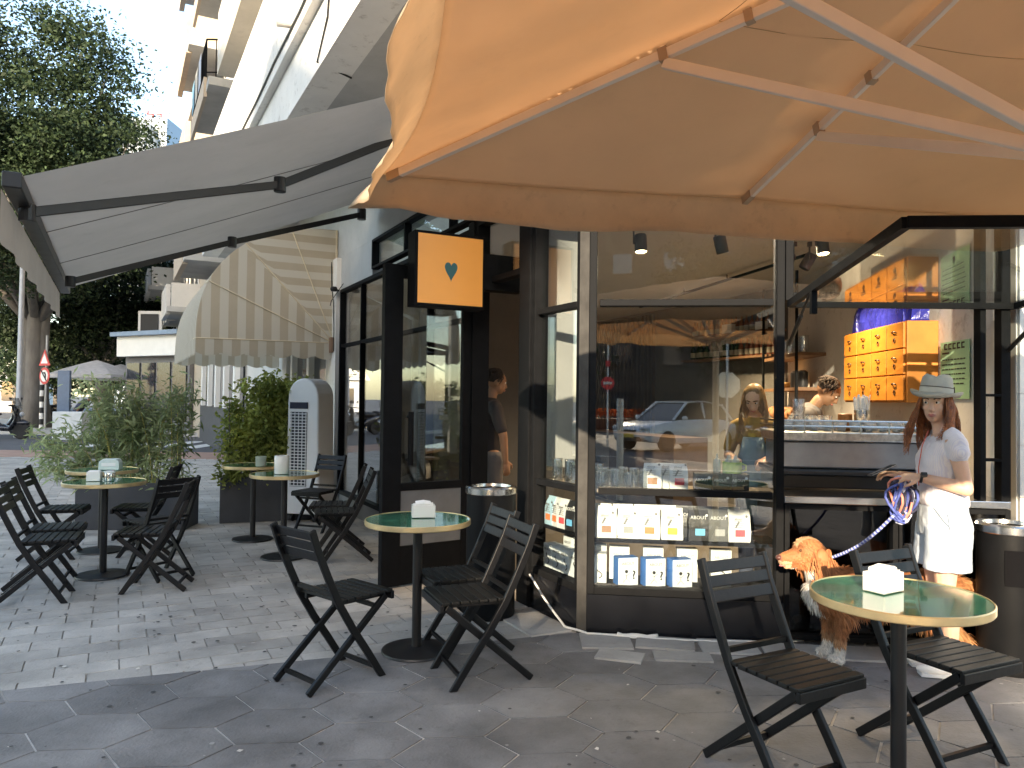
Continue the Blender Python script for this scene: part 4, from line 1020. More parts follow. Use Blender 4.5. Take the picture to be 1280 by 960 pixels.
def planter(c, axis, w, d, h, label):
    t = thing('planter', label, 'planter', (c[0],c[1],.004), math.atan2(axis[1],axis[0]))
    g = MB()
    for cc, dd_ in (((0,-d/2+.015,h/2),(w,.03,h)),((0,d/2-.015,h/2),(w,.03,h)),((-w/2+.015,0,h/2),(.03,d-.06,h)),((w/2-.015,0,h/2),(.03,d-.06,h))): g.box(cc, dd_)
    g.build('box', planter_m, t, bevel=.004); g = MB(); g.box((0,0,h-.06),(w-.06,d-.06,.05)); g.build('soil', soil, t); return t
ax_n = V((.93,.36,0)).normalized()
c1 = V((-3.31,8.62,0)) + ax_n*.60 + V((-ax_n.y,ax_n.x,0))*.21
planter(c1, ax_n, 1.16, .42, .515, 'long dark planter box holding the dense shrub beside the air cooler')
c2 = atZ(160,663,0) + V((0,.22,0)); planter(c2, V((1,.08,0)), 1.14, .44, .5, 'long dark planter box behind the pair of tables holding the bamboo')
def clumps(c, rad, n, m, cr, power=.6):
    out = []
    for k in range(n):
        d = rng.normal(size=3); d /= np.linalg.norm(d); r_ = rng.random()**power
        q = np.array(c) + d*np.array(rad)*r_
        out.append(q + rng.normal(size=(m,3))*cr)
    return np.concatenate(out)
t = thing('shrub', 'dense leafy shrub with yellow green tips in the planter beside the air cooler', 'shrub', (c1.x,c1.y,.46), math.atan2(ax_n.y,ax_n.x))
g = MB(); 
for k in range(14):
    x = -.5+k*1.0/13; g.tube([(x,random.uniform(-.1,.1),-.03),(x+random.uniform(-.1,.1),random.uniform(-.12,.12),.4),(x+random.uniform(-.15,.15),random.uniform(-.16,.16),.95)], [.012,.009,.004], 6)
g.build('stem', bark, t)
pp = clumps((0,0,.55),(.60,.25,.64),420,30,.055,.5); pp2 = clumps((0,-.1,1.08),(.5,.16,.12),40,24,.05); pp3 = clumps((-.45,-.24,.12),(.16,.08,.18),20,14,.05)
M4 = np.array(t.matrix_basis); allp = np.concatenate([pp,pp2,pp3]); allp = allp[allp[:,2]>-.12]; wp = allp @ M4[:3,:3].T + M4[:3,3]
leaves(wp, .062, .55, 'foliage', shrub_leaf, t)
t = thing('bamboo', 'airy bamboo with thin pale leaves in the planter behind the pair of tables', 'plant', (c2.x,c2.y,.46))
g = MB(); lp = []
for k in range(42):
    x = random.uniform(-.5,.5); y = random.uniform(-.14,.14); hh = random.uniform(.6,1.22); lx = random.uniform(-.35,.3); ly = random.uniform(-.25,.25)
    st = [(x,y,-.03),(x+lx*.25,y+ly*.25,hh*.4),(x+lx*.6,y+ly*.6,hh*.75),(x+lx*1.1,y+ly*1.1,hh)]
    g.tube(st, [.006,.0055,.004,.002], 5)
    for q in range(95):
        f = random.random()**.7*3; i = min(int(f),2); a = V(st[i]).lerp(V(st[i+1]), f-i); lp.append((a.x+random.gauss(0,.06), a.y+random.gauss(0,.06), a.z+random.gauss(0,.05)))
for k in range(16):   # shoots leaning out over the box towards the street
    x = -.5; hh = random.uniform(.2,.75); st = [(x,0,0),(x-.2,random.uniform(-.2,.1),hh*.7),(x-.42-random.random()*.2,random.uniform(-.3,.1),hh*.8)]
    g.tube(st,[.005,.004,.002],5)
    for q in range(70):
        f = random.random()*2; i = min(int(f),1); a = V(st[i]).lerp(V(st[i+1]), f-i); lp.append((a.x+random.gauss(0,.05), a.y+random.gauss(0,.05), a.z+random.gauss(0,.05)))
g.build('stem', M('bamboo_cane', (.32,.30,.08), .5), t)
for k in range(1100): lp.append((random.uniform(-.52,.52)+random.gauss(0,.05), random.gauss(0,.14), random.uniform(-.02,1.0)))
lp = np.array(lp) + np.array([c2.x,c2.y,.46]); leaves(lp, .10, .20, 'foliage', bamboo_leaf, t, droop=.25)
# ================================================================== umbrella over the camera side
KU = 1.05
ub_c = V((1.30,1.70,0))
umb = thing('market_umbrella', 'large square tan market umbrella stretched over the tables', 'umbrella', (ub_c.x,ub_c.y,0.004))
e1 = V((.982,.186,0)); e2 = V((-.25,.968,0)); hf = 1.39*KU
Zed = CAM.z + .80*KU; Ztop = CAM.z + 1.19*KU; Zhub = CAM.z + .53*KU
um = fabric('umbrella_canvas', (.79,.565,.365), .46, wr=.35, var=.05, vs=1.3, dirt=.06, col2=(.81,.585,.385))
rib_m = M('cream_rib', (.84,.74,.62), .45, var=.05)
def upt(a, b, dz=0):   # a,b in -1..1 across the canopy
    m_ = max(abs(a),abs(b)); mn = min(abs(a),abs(b)); 
    z = Ztop + (Zed-Ztop)*m_**1.06
    rr = (mn/(m_+1e-6)); sag = -.055*4*rr*(1-rr)*m_*(1-m_*.55)   # cloth hangs a little between ribs
    pull = 1 - .035*(1-(2*abs(rr-.5))**2)*m_**3 if m_ > 0 else 1
    return ub_c + e1*(a*hf*pull) + e2*(b*hf*pull) + V((0,0,z+sag+dz))
g = MB(); NN = 110; vs = []; fs = []
for j in range(NN+1):
    for i in range(NN+1):
        a, b = i/NN*2-1, j/NN*2-1; q = upt(a,b)
        q.z += .0035*math.sin(a*23+b*9)*math.sin(b*17-a*5)*(1 if max(abs(a),abs(b))<.97 else 0)
        m_ = max(abs(a),abs(b)); mn = min(abs(a),abs(b)); rr = mn/(m_+1e-6)
        q.z += m_*(1-m_)*( .012*math.sin(m_*46+a*3)*math.exp(-(1-rr)/.10) + .010*math.sin(m_*38+b*4)*math.exp(-rr/.10))
        vs.append(q)
for j in range(NN):
    for i in range(NN): fs.append((j*(NN+1)+i, j*(NN+1)+i+1, (j+1)*(NN+1)+i+1, (j+1)*(NN+1)+i))
g.add(vs, fs)
can = g.build('canopy', um, umb, world=True, smooth=True)
so_ = can.modifiers.new('t','SOLIDIFY'); so_.thickness = .002
# valance all round
g = MB(); per = []
for k in range(49): per.append((-1+2*k/48, 1))
for k in range(1,49): per.append((1, 1-2*k/48))
for k in range(1,49): per.append((1-2*k/48, -1))
for k in range(1,48): per.append((-1, -1+2*k/48))
vs = []; fs = []; rows = 6
for r_ in range(rows+1):
    for k,(a,b) in enumerate(per):
        f = r_/rows; q = upt(a*1.0, b*1.0); cor = min(abs(a),abs(b))
        hgt = .145*KU*(1 - .30*max(0,(cor-.86)/.14))
        out = (e1*(a if abs(a)==1 else 0) + e2*(b if abs(b)==1 else 0))
        q += V((0,0,-f*hgt)) + out*(.016*math.sin(f*2.6) + (.10*f if a == -1 else 0) + .012*f*math.sin(k*.55+1.3) + .005*f*math.sin(k*1.9)) ; q.z += .006*f*math.sin(k*.42)
        vs.append(q)
n_ = len(per)
for r_ in range(rows):
    for k in range(n_): fs.append((r_*n_+k, r_*n_+(k+1)%n_, (r_+1)*n_+(k+1)%n_, (r_+1)*n_+k))
g.add(vs, fs); va = g.build('valance', M('valance_canvas', (.78,.60,.42), .85, var=.10, vs=4, trans=.5, dirt=.2, spec=.15), umb, world=True, smooth=True); va.modifiers.new('t','SOLIDIFY').thickness = .002
hub = ub_c + V((0,0,Zhub)); apex = ub_c + V((0,0,Ztop-.02))
for a, b in ((-1,1),(1,1),(1,-1),(-1,-1),(0,1),(1,0),(0,-1),(-1,0)):
    e = upt(a*.985,b*.985,-.025); corner = a*b != 0
    g = MB(); g.beam(apex, e, .022 if corner else .018, .03); rb = g.build('rib', rib_m, umb, world=True, bevel=.003)
    f = .515 if corner else .33
    j = e.lerp(apex, f); g = MB(); g.beam(hub, j+V((0,0,-.025)), .02, .032); g.build('strut', rib_m, umb, world=True, bevel=.003)
    dv = (apex-e).normalized(); k2 = e.lerp(apex, f+.12 if corner else f+.18)
    for a0_, a1_, w_, h_ in ((j-dv*.014, j+dv*.014, .026,.04),(k2-dv*.012, k2+dv*.012, .028,.036),(e, e+dv*.06, .024,.032)): g = MB(); g.beam(a0_, a1_, w_, h_); g.build('bracket', M('brown_strap', (.46,.33,.22), .7), rb, world=True)
g = MB(); g.lathe(ub_c, [(.032,.06),(.032,Ztop-.02)], 20); g.build('pole', rib_m, umb, world=True, smooth=True, angle=40)
g = MB(); g.lathe(hub, [(.032,-.06),(.06,-.06),(.06,.04),(.032,.04)], 20, cap=False); g.build('hub', rib_m, umb, world=True, smooth=True, angle=40)
g = MB(); g.box(ub_c+V((0,0,.03)),(.5,.5,.05)); g.build('base', iron, umb, world=True, bevel=.006)
# the seams where fabric panels meet
g = MB()
for k in (.40,):
    for sgn in (1,-1):
        for ax in (0,1):
            pts = [upt(sgn*k, q, -.004) if ax == 0 else upt(q, sgn*k, -.004) for q in np.linspace(-k,k,13)]
            g.tube(pts, .0011, 4)
g.build('seam', M('seam_thread', (.50,.33,.18), .8), umb, world=True)
# ================================================================== retractable awning on the wall
aw = thing('retractable_awning', 'wide grey retractable awning reaching out from the cafe wall on black folding arms', 'awning', S(5,1.5,2.4))
ZF, ZW, QO = 2.45, 3.74, 3.04
T0, T1 = None, None
tn, tf = (4.92-A.y)*SK-.0, (8.56-A.y)*SK     # near and far end, metres along the wall
def apt(t, f, dz=0): return S(t, QO*f, ZW+(ZF-ZW)*f - .025*math.sin(math.pi*f) + dz)
awm = M('grey_awning_canvas', (.46,.425,.385), .85, var=.07, vs=2, trans=.30, spec=.15, dirt=.12)
g = MB(); vs = []; fs = []; na, nb = 30, 16
for j in range(nb+1):
    for i in range(na+1): vs.append(apt(tn+(tf-tn)*i/na, .03+.97*j/nb, .004*math.sin(i*1.2)*math.sin(j*.5)))
for j in range(nb):
    for i in range(na): fs.append((j*(na+1)+i, j*(na+1)+i+1, (j+1)*(na+1)+i+1, (j+1)*(na+1)+i))
g.add(vs, fs); cano = g.build('canopy', awm, aw, world=True, smooth=True)
g = MB()
for k in (.33,.64): g.tube([apt(tn+(tf-tn)*k, f, -.006) for f in np.linspace(.05,1,8)], .0025, 5)
g.build('seam', M('dark_seam', (.12,.11,.1), .9), cano, world=True)
g = MB(); g.slab(S(tn-.03,QO-.04,ZF-.05), U*(tf-tn+.06), N*.08, (0,0,.075)); g.build('front_bar', dark_metal, aw, world=True, bevel=.006)
g = MB(); vs = []; fs = []; m_ = 46
for j in range(5):
    for i in range(m_+1):
        f = j/4; vs.append(S(tn+(tf-tn)*i/m_, QO+.045+.012*f*math.sin(i*.9), ZF-.05-f*.235))
for j in range(4):
    for i in range(m_): fs.append((j*(m_+1)+i, j*(m_+1)+i+1, (j+1)*(m_+1)+i+1, (j+1)*(m_+1)+i))
g.add(vs, fs); g.build('valance', M('awning_valance_canvas', (.42,.35,.29), .85, var=.08, vs=3, trans=.35, spec=.15, dirt=.15), aw, world=True, smooth=True)
g = MB(); g.slab(S(tn-.1,.0,ZW-.06), U*(tf-tn+.2), N*.14, (0,0,.16)); g.build('cassette', dark_metal, aw, world=True, bevel=.01)
def arm(p_w, p_e, p_f):
    g = MB(); g.beam(p_w, p_e, .045, .055); g.cyl(p_e+V((0,0,-.05)), p_e+V((0,0,.05)), .042, 14); g.beam(p_e, p_f, .04, .052); g.cyl(p_f+V((0,0,-.045)), p_f+V((0,0,.045)), .04, 14); g.cyl(p_w+V((0,0,-.06)), p_w+V((0,0,.06)), .05, 14)
    g.build('arm', M('arm_metal', (.045,.042,.042), .45, metal=.4), aw, world=True, bevel=.004)
arm(atZ(505,170,3.42), atZ(350,231,2.90), atZ(34,266,2.38))
pw_, pf_ = atZ(452,268,3.50), atZ(88,352,2.38); arm(pw_, pw_.lerp(pf_,.52)+V((0,0,.02)), pf_)
# ================================================================== striped basket awning of the neighbouring shop
bk = thing('striped_awning', 'rounded basket awning of beige and cream striped cloth with a scalloped edge', 'awning', S(6.2,.8,2.4))
sb = fabric('striped_awning_canvas', (.55,.47,.36), .4, stripe=(.21,(.68,.63,.54)), var=.05, dirt=.08)
tb0 = (10.14-A.y)*SK; tb1 = tb0 + 3.75; bw, bh, bz = 1.74, 1.52, 2.16
def fan(a, f=1.0):   # point of the rounded side: a from 0 (out) to 90 degrees (up the wall)
    e = 2.35
    c, s_ = max(0,math.cos(a)), max(0,math.sin(a)); rr = (c**e + s_**e)**(-1/e)
    return f*bw*rr*c, f*bh*rr*s_
def cloth(grid, uvs, name, mat, parent):
    g = MB(); nr, nc = len(grid), len(grid[0]); vs = [p for r_ in grid for p in r_]; fs = []
    for j in range(nr-1):
        for i in range(nc-1): fs.append((j*nc+i, j*nc+i+1, (j+1)*nc+i+1, (j+1)*nc+i))
    g.add(vs, fs); o = g.build(name, mat, parent, world=True, smooth=True)
    uv = o.data.uv_layers.new(name='UVMap'); fl = [u for r_ in uvs for u in r_]
    for l in o.data.loops: uv.data[l.index].uv = fl[l.vertex_index]
    return o
NA = 24
for side, tt in ((0,tb0),(1,tb1)):
    gr, uv = [], []
    for k in range(NA+1):
        a = R(90*k/NA); row_, ur = [], []
        for i in range(15):
            f = .03+.97*i/14; w_, h_ = fan(a, f); bul = .05*math.sin(math.pi*f)*abs(math.sin(4*a))*(-1 if side == 0 else 1)
            row_.append(S(tt, w_, bz+h_) + U*(-bul*.3)); ur.append((w_ if a < R(50) else h_*1.1+.02, 0))
        gr.append(row_); uv.append(ur)
    cloth(gr, uv, 'side_cloth', sb, bk)
gr, uv = [], []
for k in range(NA+1):
    a = R(90*k/NA); w_, h_ = fan(a); gr.append([S(tb0+(tb1-tb0)*i/24, w_, bz+h_) for i in range(25)]); uv.append([((tb1-tb0)*i/24, 0) for i in range(25)])
cloth(gr, uv, 'front_cloth', sb, bk)
# scalloped valances: side and front
def val(p_of, L, name):
    n_ = int(L/.033); gr, uv = [], []
    for j in range(5):
        gr.append([p_of(L*i/n_) + V((0,0,-(.17+.045*abs(math.sin(math.pi*L*i/n_/.29)))*j/4)) for i in range(n_+1)]); uv.append([(L*i/n_,0) for i in range(n_+1)])
    cloth(gr, uv, name, sb, bk)
val(lambda d: S(tb0-.006, bw-d, bz), bw-.05, 'side_valance'); val(lambda d: S(tb1+.006, bw-d, bz), bw-.05, 'side_valance'); val(lambda d: S(tb0+d, bw+.006, bz), tb1-tb0, 'front_valance')
g = MB(); piv = S(tb0-.004,.03,bz+.01)
for d in (0,27,50,70):
    w_, h_ = fan(R(d)); g.tube([piv, S(tb0-.012,w_,bz+h_), S(tb0+.3,w_+.004,bz+h_+.004)], .008, 6)
g.tube([S(tb0-.01,.02,bz), S(tb0-.01,.02,bz+bh)], .012, 6); g.build('rib', M('cream_piping', (.66,.56,.40), .7), bk, world=True)
g = MB(); g.slab(S(tb0-.1,.0,bz-.12), U*.1, N*.1, (0,0,.2)); g.build('bracket', M('rusty_bracket', (.25,.15,.10), .8), bk, world=True)
g = MB(); 
for z, w_ in ((2.75,.5),(2.76,.0)): pass
g.cyl(S(TE-.1,.12,2.40+.45), S(TE+.05,-.01,2.40+.45), .012, 8); g.lathe(S(TE-.1,.12,2.85), [(.035,-.03),(.05,0),(.035,.03)], 14); tag(g.build('wall_lamp', dark_metal), 'small dark wall fitting at the top corner of the side glazing', 'wall fitting')
# loose wires on the plaster pier
g = MB()
g.tube([S(TE+.2,.08,3.25), S(TE+.18,.075,2.9), S(TE+.06,.08,2.7), S(TE+.02,.08,2.3), S(TE+.03,.075,2.05)], .008, 6)
g.tube([S(TE+.3,.08,3.3), S(TE+.33,.075,2.6), S(TE+.1,.1,2.72), S(TE-.3,.05,2.9)], .006, 6); tag(g.build('wall_wires', dark_metal), 'loose electric wires running down the white plaster pier', 'wires')
# ================================================================== people
def skin_mat(name, c): 
    m = M(name, c, .5, var=.08, vs=12, spec=.35)
    for nd in m.node_tree.nodes:
        if nd.type == 'BSDF_PRINCIPLED':
            nd.inputs['Subsurface Weight'].default_value = .12; nd.inputs['Subsurface Radius'].default_value = (.02,.008,.004); nd.inputs['Subsurface Scale'].default_value = .3
    return m
skin_w = skin_mat('tanned_skin', (.66,.41,.29)); skin_d = skin_mat('brown_skin', (.28,.15,.09))
def limb(mb, pts, rad, n=12):
    """tapered limb with rounded joints"""
    mb.tube(pts, rad, n)
    for p, r_ in zip(pts, rad): mb.ell(p, (r_,r_,r_), 12, 8)
def hand(mb, wrist, d, up, s=1.0, curl=.6, side=1, grip=None):
    """palm, four unequal bent fingers and a thumb leaving the side of the palm"""
    d = V(d).normalized(); up = V(up); up = (up - d*up.dot(d)).normalized(); x = d.cross(up)*side
    pr = Matrix((x, d, up)).transposed()
    w_ = V(wrist); mb.ell(w_ + d*.045*s, (.037*s,.05*s,.016*s), 12, 8, 0, pr)
    for k, (ox, L) in enumerate(((-.028,.068),(-.0095,.078),(.0095,.073),(.028,.056))):
        b = w_ + d*.085*s + x*ox*s; p = [b - d*.03*s, b]; dirv = d.copy(); c = 0
        for q, f in enumerate((.42,.32,.26)):
            c += curl*(.75,.9,.7)[q]; dirv = d*math.cos(c) - up*math.sin(c); b = b + dirv*L*f*s; p.append(b)
        limb(mb, p, [.0095*s,.0092*s,.0085*s,.0078*s,.0065*s], 8)
    b = w_ + d*.02*s - x*.030*s; q1 = b + (d*.6 - x*.75 - up*.15).normalized()*.034*s; q2 = q1 + (d*.9 - x*.1 - up*.45).normalized()*.03*s; q3 = q2 + (d*.8 + x*.25 - up*.5).normalized()*.024*s
    limb(mb, [b, q1, q2, q3], [.014*s,.011*s,.0095*s,.0075*s], 8)
def head(mb, c, rot, s=1.0):
    c = V(c); T = lambda p: c + rot @ (V(p)*s)
    E = lambda p, r_, q=None: mb.ell(T(p), tuple(x*s for x in r_), 20, 14, 0, rot)
    E((0,-.008,.022),(.072,.092,.090)); E((0,.028,-.035),(.056,.062,.075)); E((0,.058,-.082),(.026,.024,.022)); E((0,.035,.02),(.062,.058,.06))
    E((-.032,.062,-.025),(.022,.022,.022)); E((.032,.062,-.025),(.022,.022,.022))
    mb.tube([T((0,.088,.008)), T((0,.098,-.012)), T((0,.108,-.033)), T((0,.096,-.042))], [.008*s,.0105*s,.0145*s,.009*s], 8)
    for sx in (-1,1):
        E((sx*.009,.094,-.036),(.008,.010,.007)); E((sx*.074,-.008,-.012),(.009,.018,.030)); E((sx*.028,.083,.018),(.02,.010,.007))
    E((0,.088,-.060),(.021,.011,.007)); E((0,.086,-.070),(.018,.011,.006))
def face_bits(parent, c, rot, s=1.0, lip=(.5,.18,.15), brow=(.12,.06,.03)):
    c = V(c); T = lambda p: c + rot @ (V(p)*s)
    for sx in (-1,1):
        g = MB(); g.ell(T((sx*.029,.0800,.004)), (.0125*s,.010*s,.0085*s), 12, 8, 0, rot); g.build('eyeball', M('eye_white', (.78,.75,.7), .25), parent, smooth=True)
        g = MB(); g.ell(T((sx*.029+.002,.0873,.004)), (.0062*s,.0045*s,.0062*s), 10, 6, 0, rot); g.build('iris', M('eye_dark', (.05,.03,.02), .2), parent, smooth=True)
        g = MB(); g.tube([T((sx*.013,.094,.022)), T((sx*.03,.0935,.029)), T((sx*.048,.083,.024))], [.0035*s,.0042*s,.002*s], 6); g.build('eyebrow', M('brow_hair', brow, .8), parent, smooth=True)
    g = MB(); g.tube([T((-.022,.0895,-.062)), T((-.008,.0995,-.060)), T((0,.0995,-.0612)), T((.008,.0995,-.060)), T((.022,.0895,-.062))], [.002*s,.0045*s,.0045*s,.0045*s,.002*s], 6); g.tube([T((-.019,.089,-.067)), T((0,.099,-.069)), T((.019,.089,-.067))], [.002*s,.005*s,.002*s], 6); g.build('lips', M('lips', lip, .4), parent, smooth=True)
def loft(mb, secs, n=24):
    """secs: (centre, half width, half depth); closed tube of ellipses in XY"""
    vs = []; fs = []
    for c, a, b in secs:
        for j in range(n):
            t_ = 2*math.pi*j/n; ct, st = math.cos(t_), math.sin(t_)
            vs.append(V(c) + V((a*math.copysign(abs(ct)**.88,ct), b*math.copysign(abs(st)**.88,st), 0)))
    k = len(secs)
    for i in range(k-1):
        for j in range(n): fs.append((i*n+j, i*n+(j+1)%n, (i+1)*n+(j+1)%n, (i+1)*n+j))
    fs.append(tuple(range(n-1,-1,-1))); fs.append(tuple((k-1)*n+j for j in range(n)))
    mb.add(vs, fs)
def strands(pts_fn, n, rad, name, mat, parent, seg=9, w=4):
    g = MB()
    for k in range(n): g.tube(pts_fn(k, n), [rad*(1-.6*i/(seg-1)) for i in range(seg)], w, cap=False)
    return g.build(name, mat, parent, smooth=True)
# ------------------------------------------------------------------ the woman with the hat and the dog
hp_ = atY(1178, 600, 4.13)
wom = thing('person', 'woman in a grey brimmed hat, pale top and light shorts holding a phone and leash', 'person', (hp_.x, 4.13, .008), R(79))
wom.scale = (.92,.92,1)
sh_z = 1.255
b = MB()
loft(b, [((0,.0,.80),.155,.11),((0,-.005,.90),.150,.105),((0,0,1.0),.122,.09),((0,.005,1.10),.135,.098),((0,.0,1.19),.15,.10),((0,-.005,1.245),.14,.078),((0,-.008,1.285),.07,.055)])
b.ell((-.058,.075,1.135),(.055,.045,.055)); b.ell((.058,.075,1.135),(.055,.045,.055))
limb(b, [(0,-.005,1.26),(0,.01,1.33),(0,.02,1.38)], [.055,.047,.05])
for s in (-1,1):
    limb(b, [(s*.08,0,.80),(s*.085,.012,.62),(s*.082,.01,.44),(s*.08,-.015,.30),(s*.078,-.02,.08)], [.088,.072,.05,.052,.034])
    limb(b, [(s*.078,-.03,.05),(s*.085,.06,.028),(s*.088,.125,.018)], [.036,.032,.022])
# near arm (left): elbow hanging back, forearm forward and up
EL, WL = V((-.205,-.055,1.005)), V((-.135,.165,1.055)); ER, WR = V((.20,-.02,1.0)), V((.085,.205,1.045))
limb(b, [(-.150,-.008,1.238),(-.185,-.03,1.13),EL], [.050,.043,.037]); limb(b, [EL, EL.lerp(WL,.4), WL], [.037,.034,.024])
limb(b, [(.150,-.008,1.238),(.185,-.015,1.13),ER], [.050,.043,.037]); limb(b, [ER, ER.lerp(WR,.4), WR], [.037,.034,.024])
hand(b, WL, (.30,.95,-.05), (-.45,.1,.88), .92, .72, 1); hand(b, WR, (.05,.98,.1), (-.2,.05,.95), .92, .55, -1)
hrot = Matrix.Rotation(R(57),3,'Z') @ Matrix.Rotation(R(-3),3,'X'); hc = V((0,.035,1.452))
head(b, hc, hrot, 1.0)
bo = blob('body', b, skin_w, wom, .0052, 3)
face_bits(bo, hc, hrot)
# blouse, thin white cotton with lilac lines
blouse_m = M('white_lilac_blouse', (.74,.70,.76), .85, var=.06, vs=9, trans=.12, sheen=.2)
nt = blouse_m.node_tree; pn = [x for x in nt.nodes if x.type == 'BSDF_PRINCIPLED'][0]
tcn = nt.nodes.new('ShaderNodeTexCoord'); wv = nt.nodes.new('ShaderNodeTexWave'); wv.inputs['Scale'].default_value = 42; wv.inputs['Distortion'].default_value = 2.2; wv.inputs['Detail'].default_value = 2; wv.bands_direction = 'X'; wv.inputs['Detail Scale'].default_value = .7
lk(nt, tcn.outputs['Object'], wv.inputs['Vector']); rp = nt.nodes.new('ShaderNodeValToRGB'); rp.color_ramp.elements[0].color = (.69,.67,.77,1); rp.color_ramp.elements[1].color = (.80,.77,.80,1); rp.color_ramp.elements[0].position = .12; rp.color_ramp.elements[1].position = .5
lk(nt, wv.outputs['Fac'], rp.inputs['Fac']); lk(nt, rp.outputs['Color'], pn.inputs['Base Color'])
c = MB()
loft(c, [((0,-.002,.90),.168,.125),((0,-.002,.925),.172,.130),((0,0,.99),.160,.125),((0,.008,1.08),.158,.122),((0,.004,1.17),.166,.122),((0,-.006,1.235),.158,.095),((0,-.012,1.272),.115,.068)])
c.ell((-.058,.080,1.135),(.062,.05,.062)); c.ell((.058,.080,1.135),(.062,.05,.062))
for s in (-1,1): limb(c, [(s*.055,-.012,1.288),(s*.125,-.012,1.262),(s*.168,-.02,1.228)], [.042,.054,.056])
for s in (-1,1): limb(c, [(s*.125,-.008,1.238),(s*.168,-.018,1.215),(s*.180,-.024,1.190)], [.052,.058,.056])
blouse = blob('blouse', c, blouse_m, wom, .006, 4)
# ruffles in the cloth
tx = bpy.data.textures.new('cloth_fold','CLOUDS'); tx.noise_scale = .06; dm = blouse.modifiers.new('d','DISPLACE'); dm.texture = tx; dm.strength = .014; dm.mid_level = .4
shorts_m = M('pale_blue_shorts', (.50,.56,.62), .9, var=.06, vs=8, bump=.15, bs=120)
c = MB()
loft(c, [((0,0,.93),.158,.118),((0,0,.88),.166,.124),((0,-.012,.80),.178,.138),((0,-.01,.74),.176,.132)])
for s in (-1,1): 
    loft(c, [((s*.078,-.008,.79),.098,.128),((s*.09,.0,.66),.102,.122),((s*.095,.006,.565),.108,.124)])
shorts = blob('shorts', c, shorts_m, wom, .006, 3)
dm = shorts.modifiers.new('d','DISPLACE'); dm.texture = tx; dm.strength = .010; dm.mid_level = .5
g = MB(); g.tube([(-.178,.03,.87),(-.185,.02,.78),(-.19,.01,.70),(-.195,.0,.60)], .0022, 5); g.tube([(-.15,.09,.90),(-.178,.055,.84),(-.186,.02,.80)], .0022, 5); g.build('seam', M('blue_seam', (.25,.30,.38), .9), shorts)
# shoes
for s in (-1,1):
    g = MB(); g.ell((s*.085,.045,.035),(.043,.125,.035),16,10); g.ell((s*.08,-.045,.05),(.04,.05,.045),14,8); g.box((s*.084,.03,.010),(.08,.24,.018)); o = g.build('shoe', M('white_shoe', (.7,.68,.65), .6), wom, smooth=True, angle=50)
# hair: long auburn waves over both shoulders
auburn = M('auburn_hair', (.23,.075,.03), .42, var=.45, vs=30, spec=.5, attr=.4, col2=(.34,.12,.04))
def hp(k, n):
    rr = random.random; side = -1 if k % 3 else 1; a = rr()
    th = R(55+ (rr()*130)) * side      # angle round the head, 0 = face direction
    p0 = hc + hrot @ V((math.sin(th)*.074, math.cos(th)*.088*-1*-1, .03+.02*rr()))
    pts = []; L = .20+.13*rr(); ph = rr()*6; fw = .06 if abs(th) < R(100) else -.01
    for i in range(9):
        f = i/8; q = p0 + V((0,0,-L*f)) + hrot @ V((math.sin(th)*.03*math.sin(f*2.2), math.cos(th)*.015*f, 0))
        q += V((side*.02*math.sin(f*1.6), fw*f*f, 0)) + V((.009*math.sin(f*8+ph), .009*math.cos(f*7+ph), 0))*(.3+f)
        pts.append(q)
    return pts
strands(hp, 1300, .0023, 'hair', auburn, wom)['kind'] = 'stuff'
# hat
hat_m = M('grey_felt_hat', (.40,.385,.33), .9, var=.1, vs=14, bump=.15, bs=120)
ht = MB(); trot = hrot @ Matrix.Rotation(R(6),3,'X') @ Matrix.Rotation(R(-4),3,'Y'); htc = hc + hrot @ V((0,-.006,.048))
prof = [(.082,-.012),(.138,-.020),(.151,-.008),(.152,.0),(.138,-.012),(.097,.0),(.094,.05),(.086,.088),(.066,.105),(.02,.098)]
ht.lathe(htc, prof, 40, 0, None, True, .90, 1.10, trot)
hat = ht.build('hat', hat_m, wom, smooth=True, angle=70)
for v in hat.data.vertices:
    q = trot.inverted() @ (v.co - htc)
    if math.hypot(q.x/.9,q.y/1.1) > .12: q.z += .030*(q.x/.17)**2 - .018*max(0,(q.y)/.2)
    if q.z > .07: q.z -= .02*math.exp(-(q.x/.025)**2)
    v.co = htc + trot @ q
g = MB(); g.lathe(htc, [(.099,.002),(.0975,.03)], 40, 0, None, False, .90, 1.10, trot); g.build('hat_band', M('hat_band', (.52,.50,.43), .8), hat, smooth=True)
g = MB(); g.lathe(htc, [(.0985,.031),(.0975,.036)], 40, 0, None, False, .90, 1.10, trot); g.build('hat_cord', M('dark_cord', (.08,.06,.05), .8), hat, smooth=True)
g = MB(); wd = (WL-EL).normalized(); g.tube([WL-wd*.018, WL-wd*.002], .029, 18); wp = WL - wd*.010 + V((-.022,-.004,.014)); g.box(wp, (.022,.034,.034), 0, Matrix.Rotation(R(-50),3,'Y')); tag(g.build('wristwatch', M('black_rubber', (.012,.012,.014), .35), wom, bevel=.004))
g = MB(); g.tube([(-.045,.09,1.30),(-.05,.125,1.22),(-.035,.14,1.10),(-.02,.135,1.0)], .003, 5); g.build('lanyard', M('coral_strap', (.65,.14,.10), .6), wom)
# phone, held in the far hand
ph = thing('phone', 'black smartphone with a pale edge held in the hand of the woman', 'phone', tuple(wom.matrix_basis @ V((.068,.315,1.070))), R(97)); ph.rotation_euler = (R(-25), R(6), R(84))
g = MB(); g.box((0,0,0),(.072,.148,.009)); g.build('case', M('phone_case', (.05,.05,.055), .3), ph, bevel=.004); g = MB(); g.box((0,0,.0052),(.066,.140,.001)); g.build('screen', M('phone_screen', (.01,.012,.015), .08), ph)
g = MB(); g.tube([(-.0365,-.07,0),(-.0365,.07,0)], .0022, 6); g.build('edge', alu, ph)
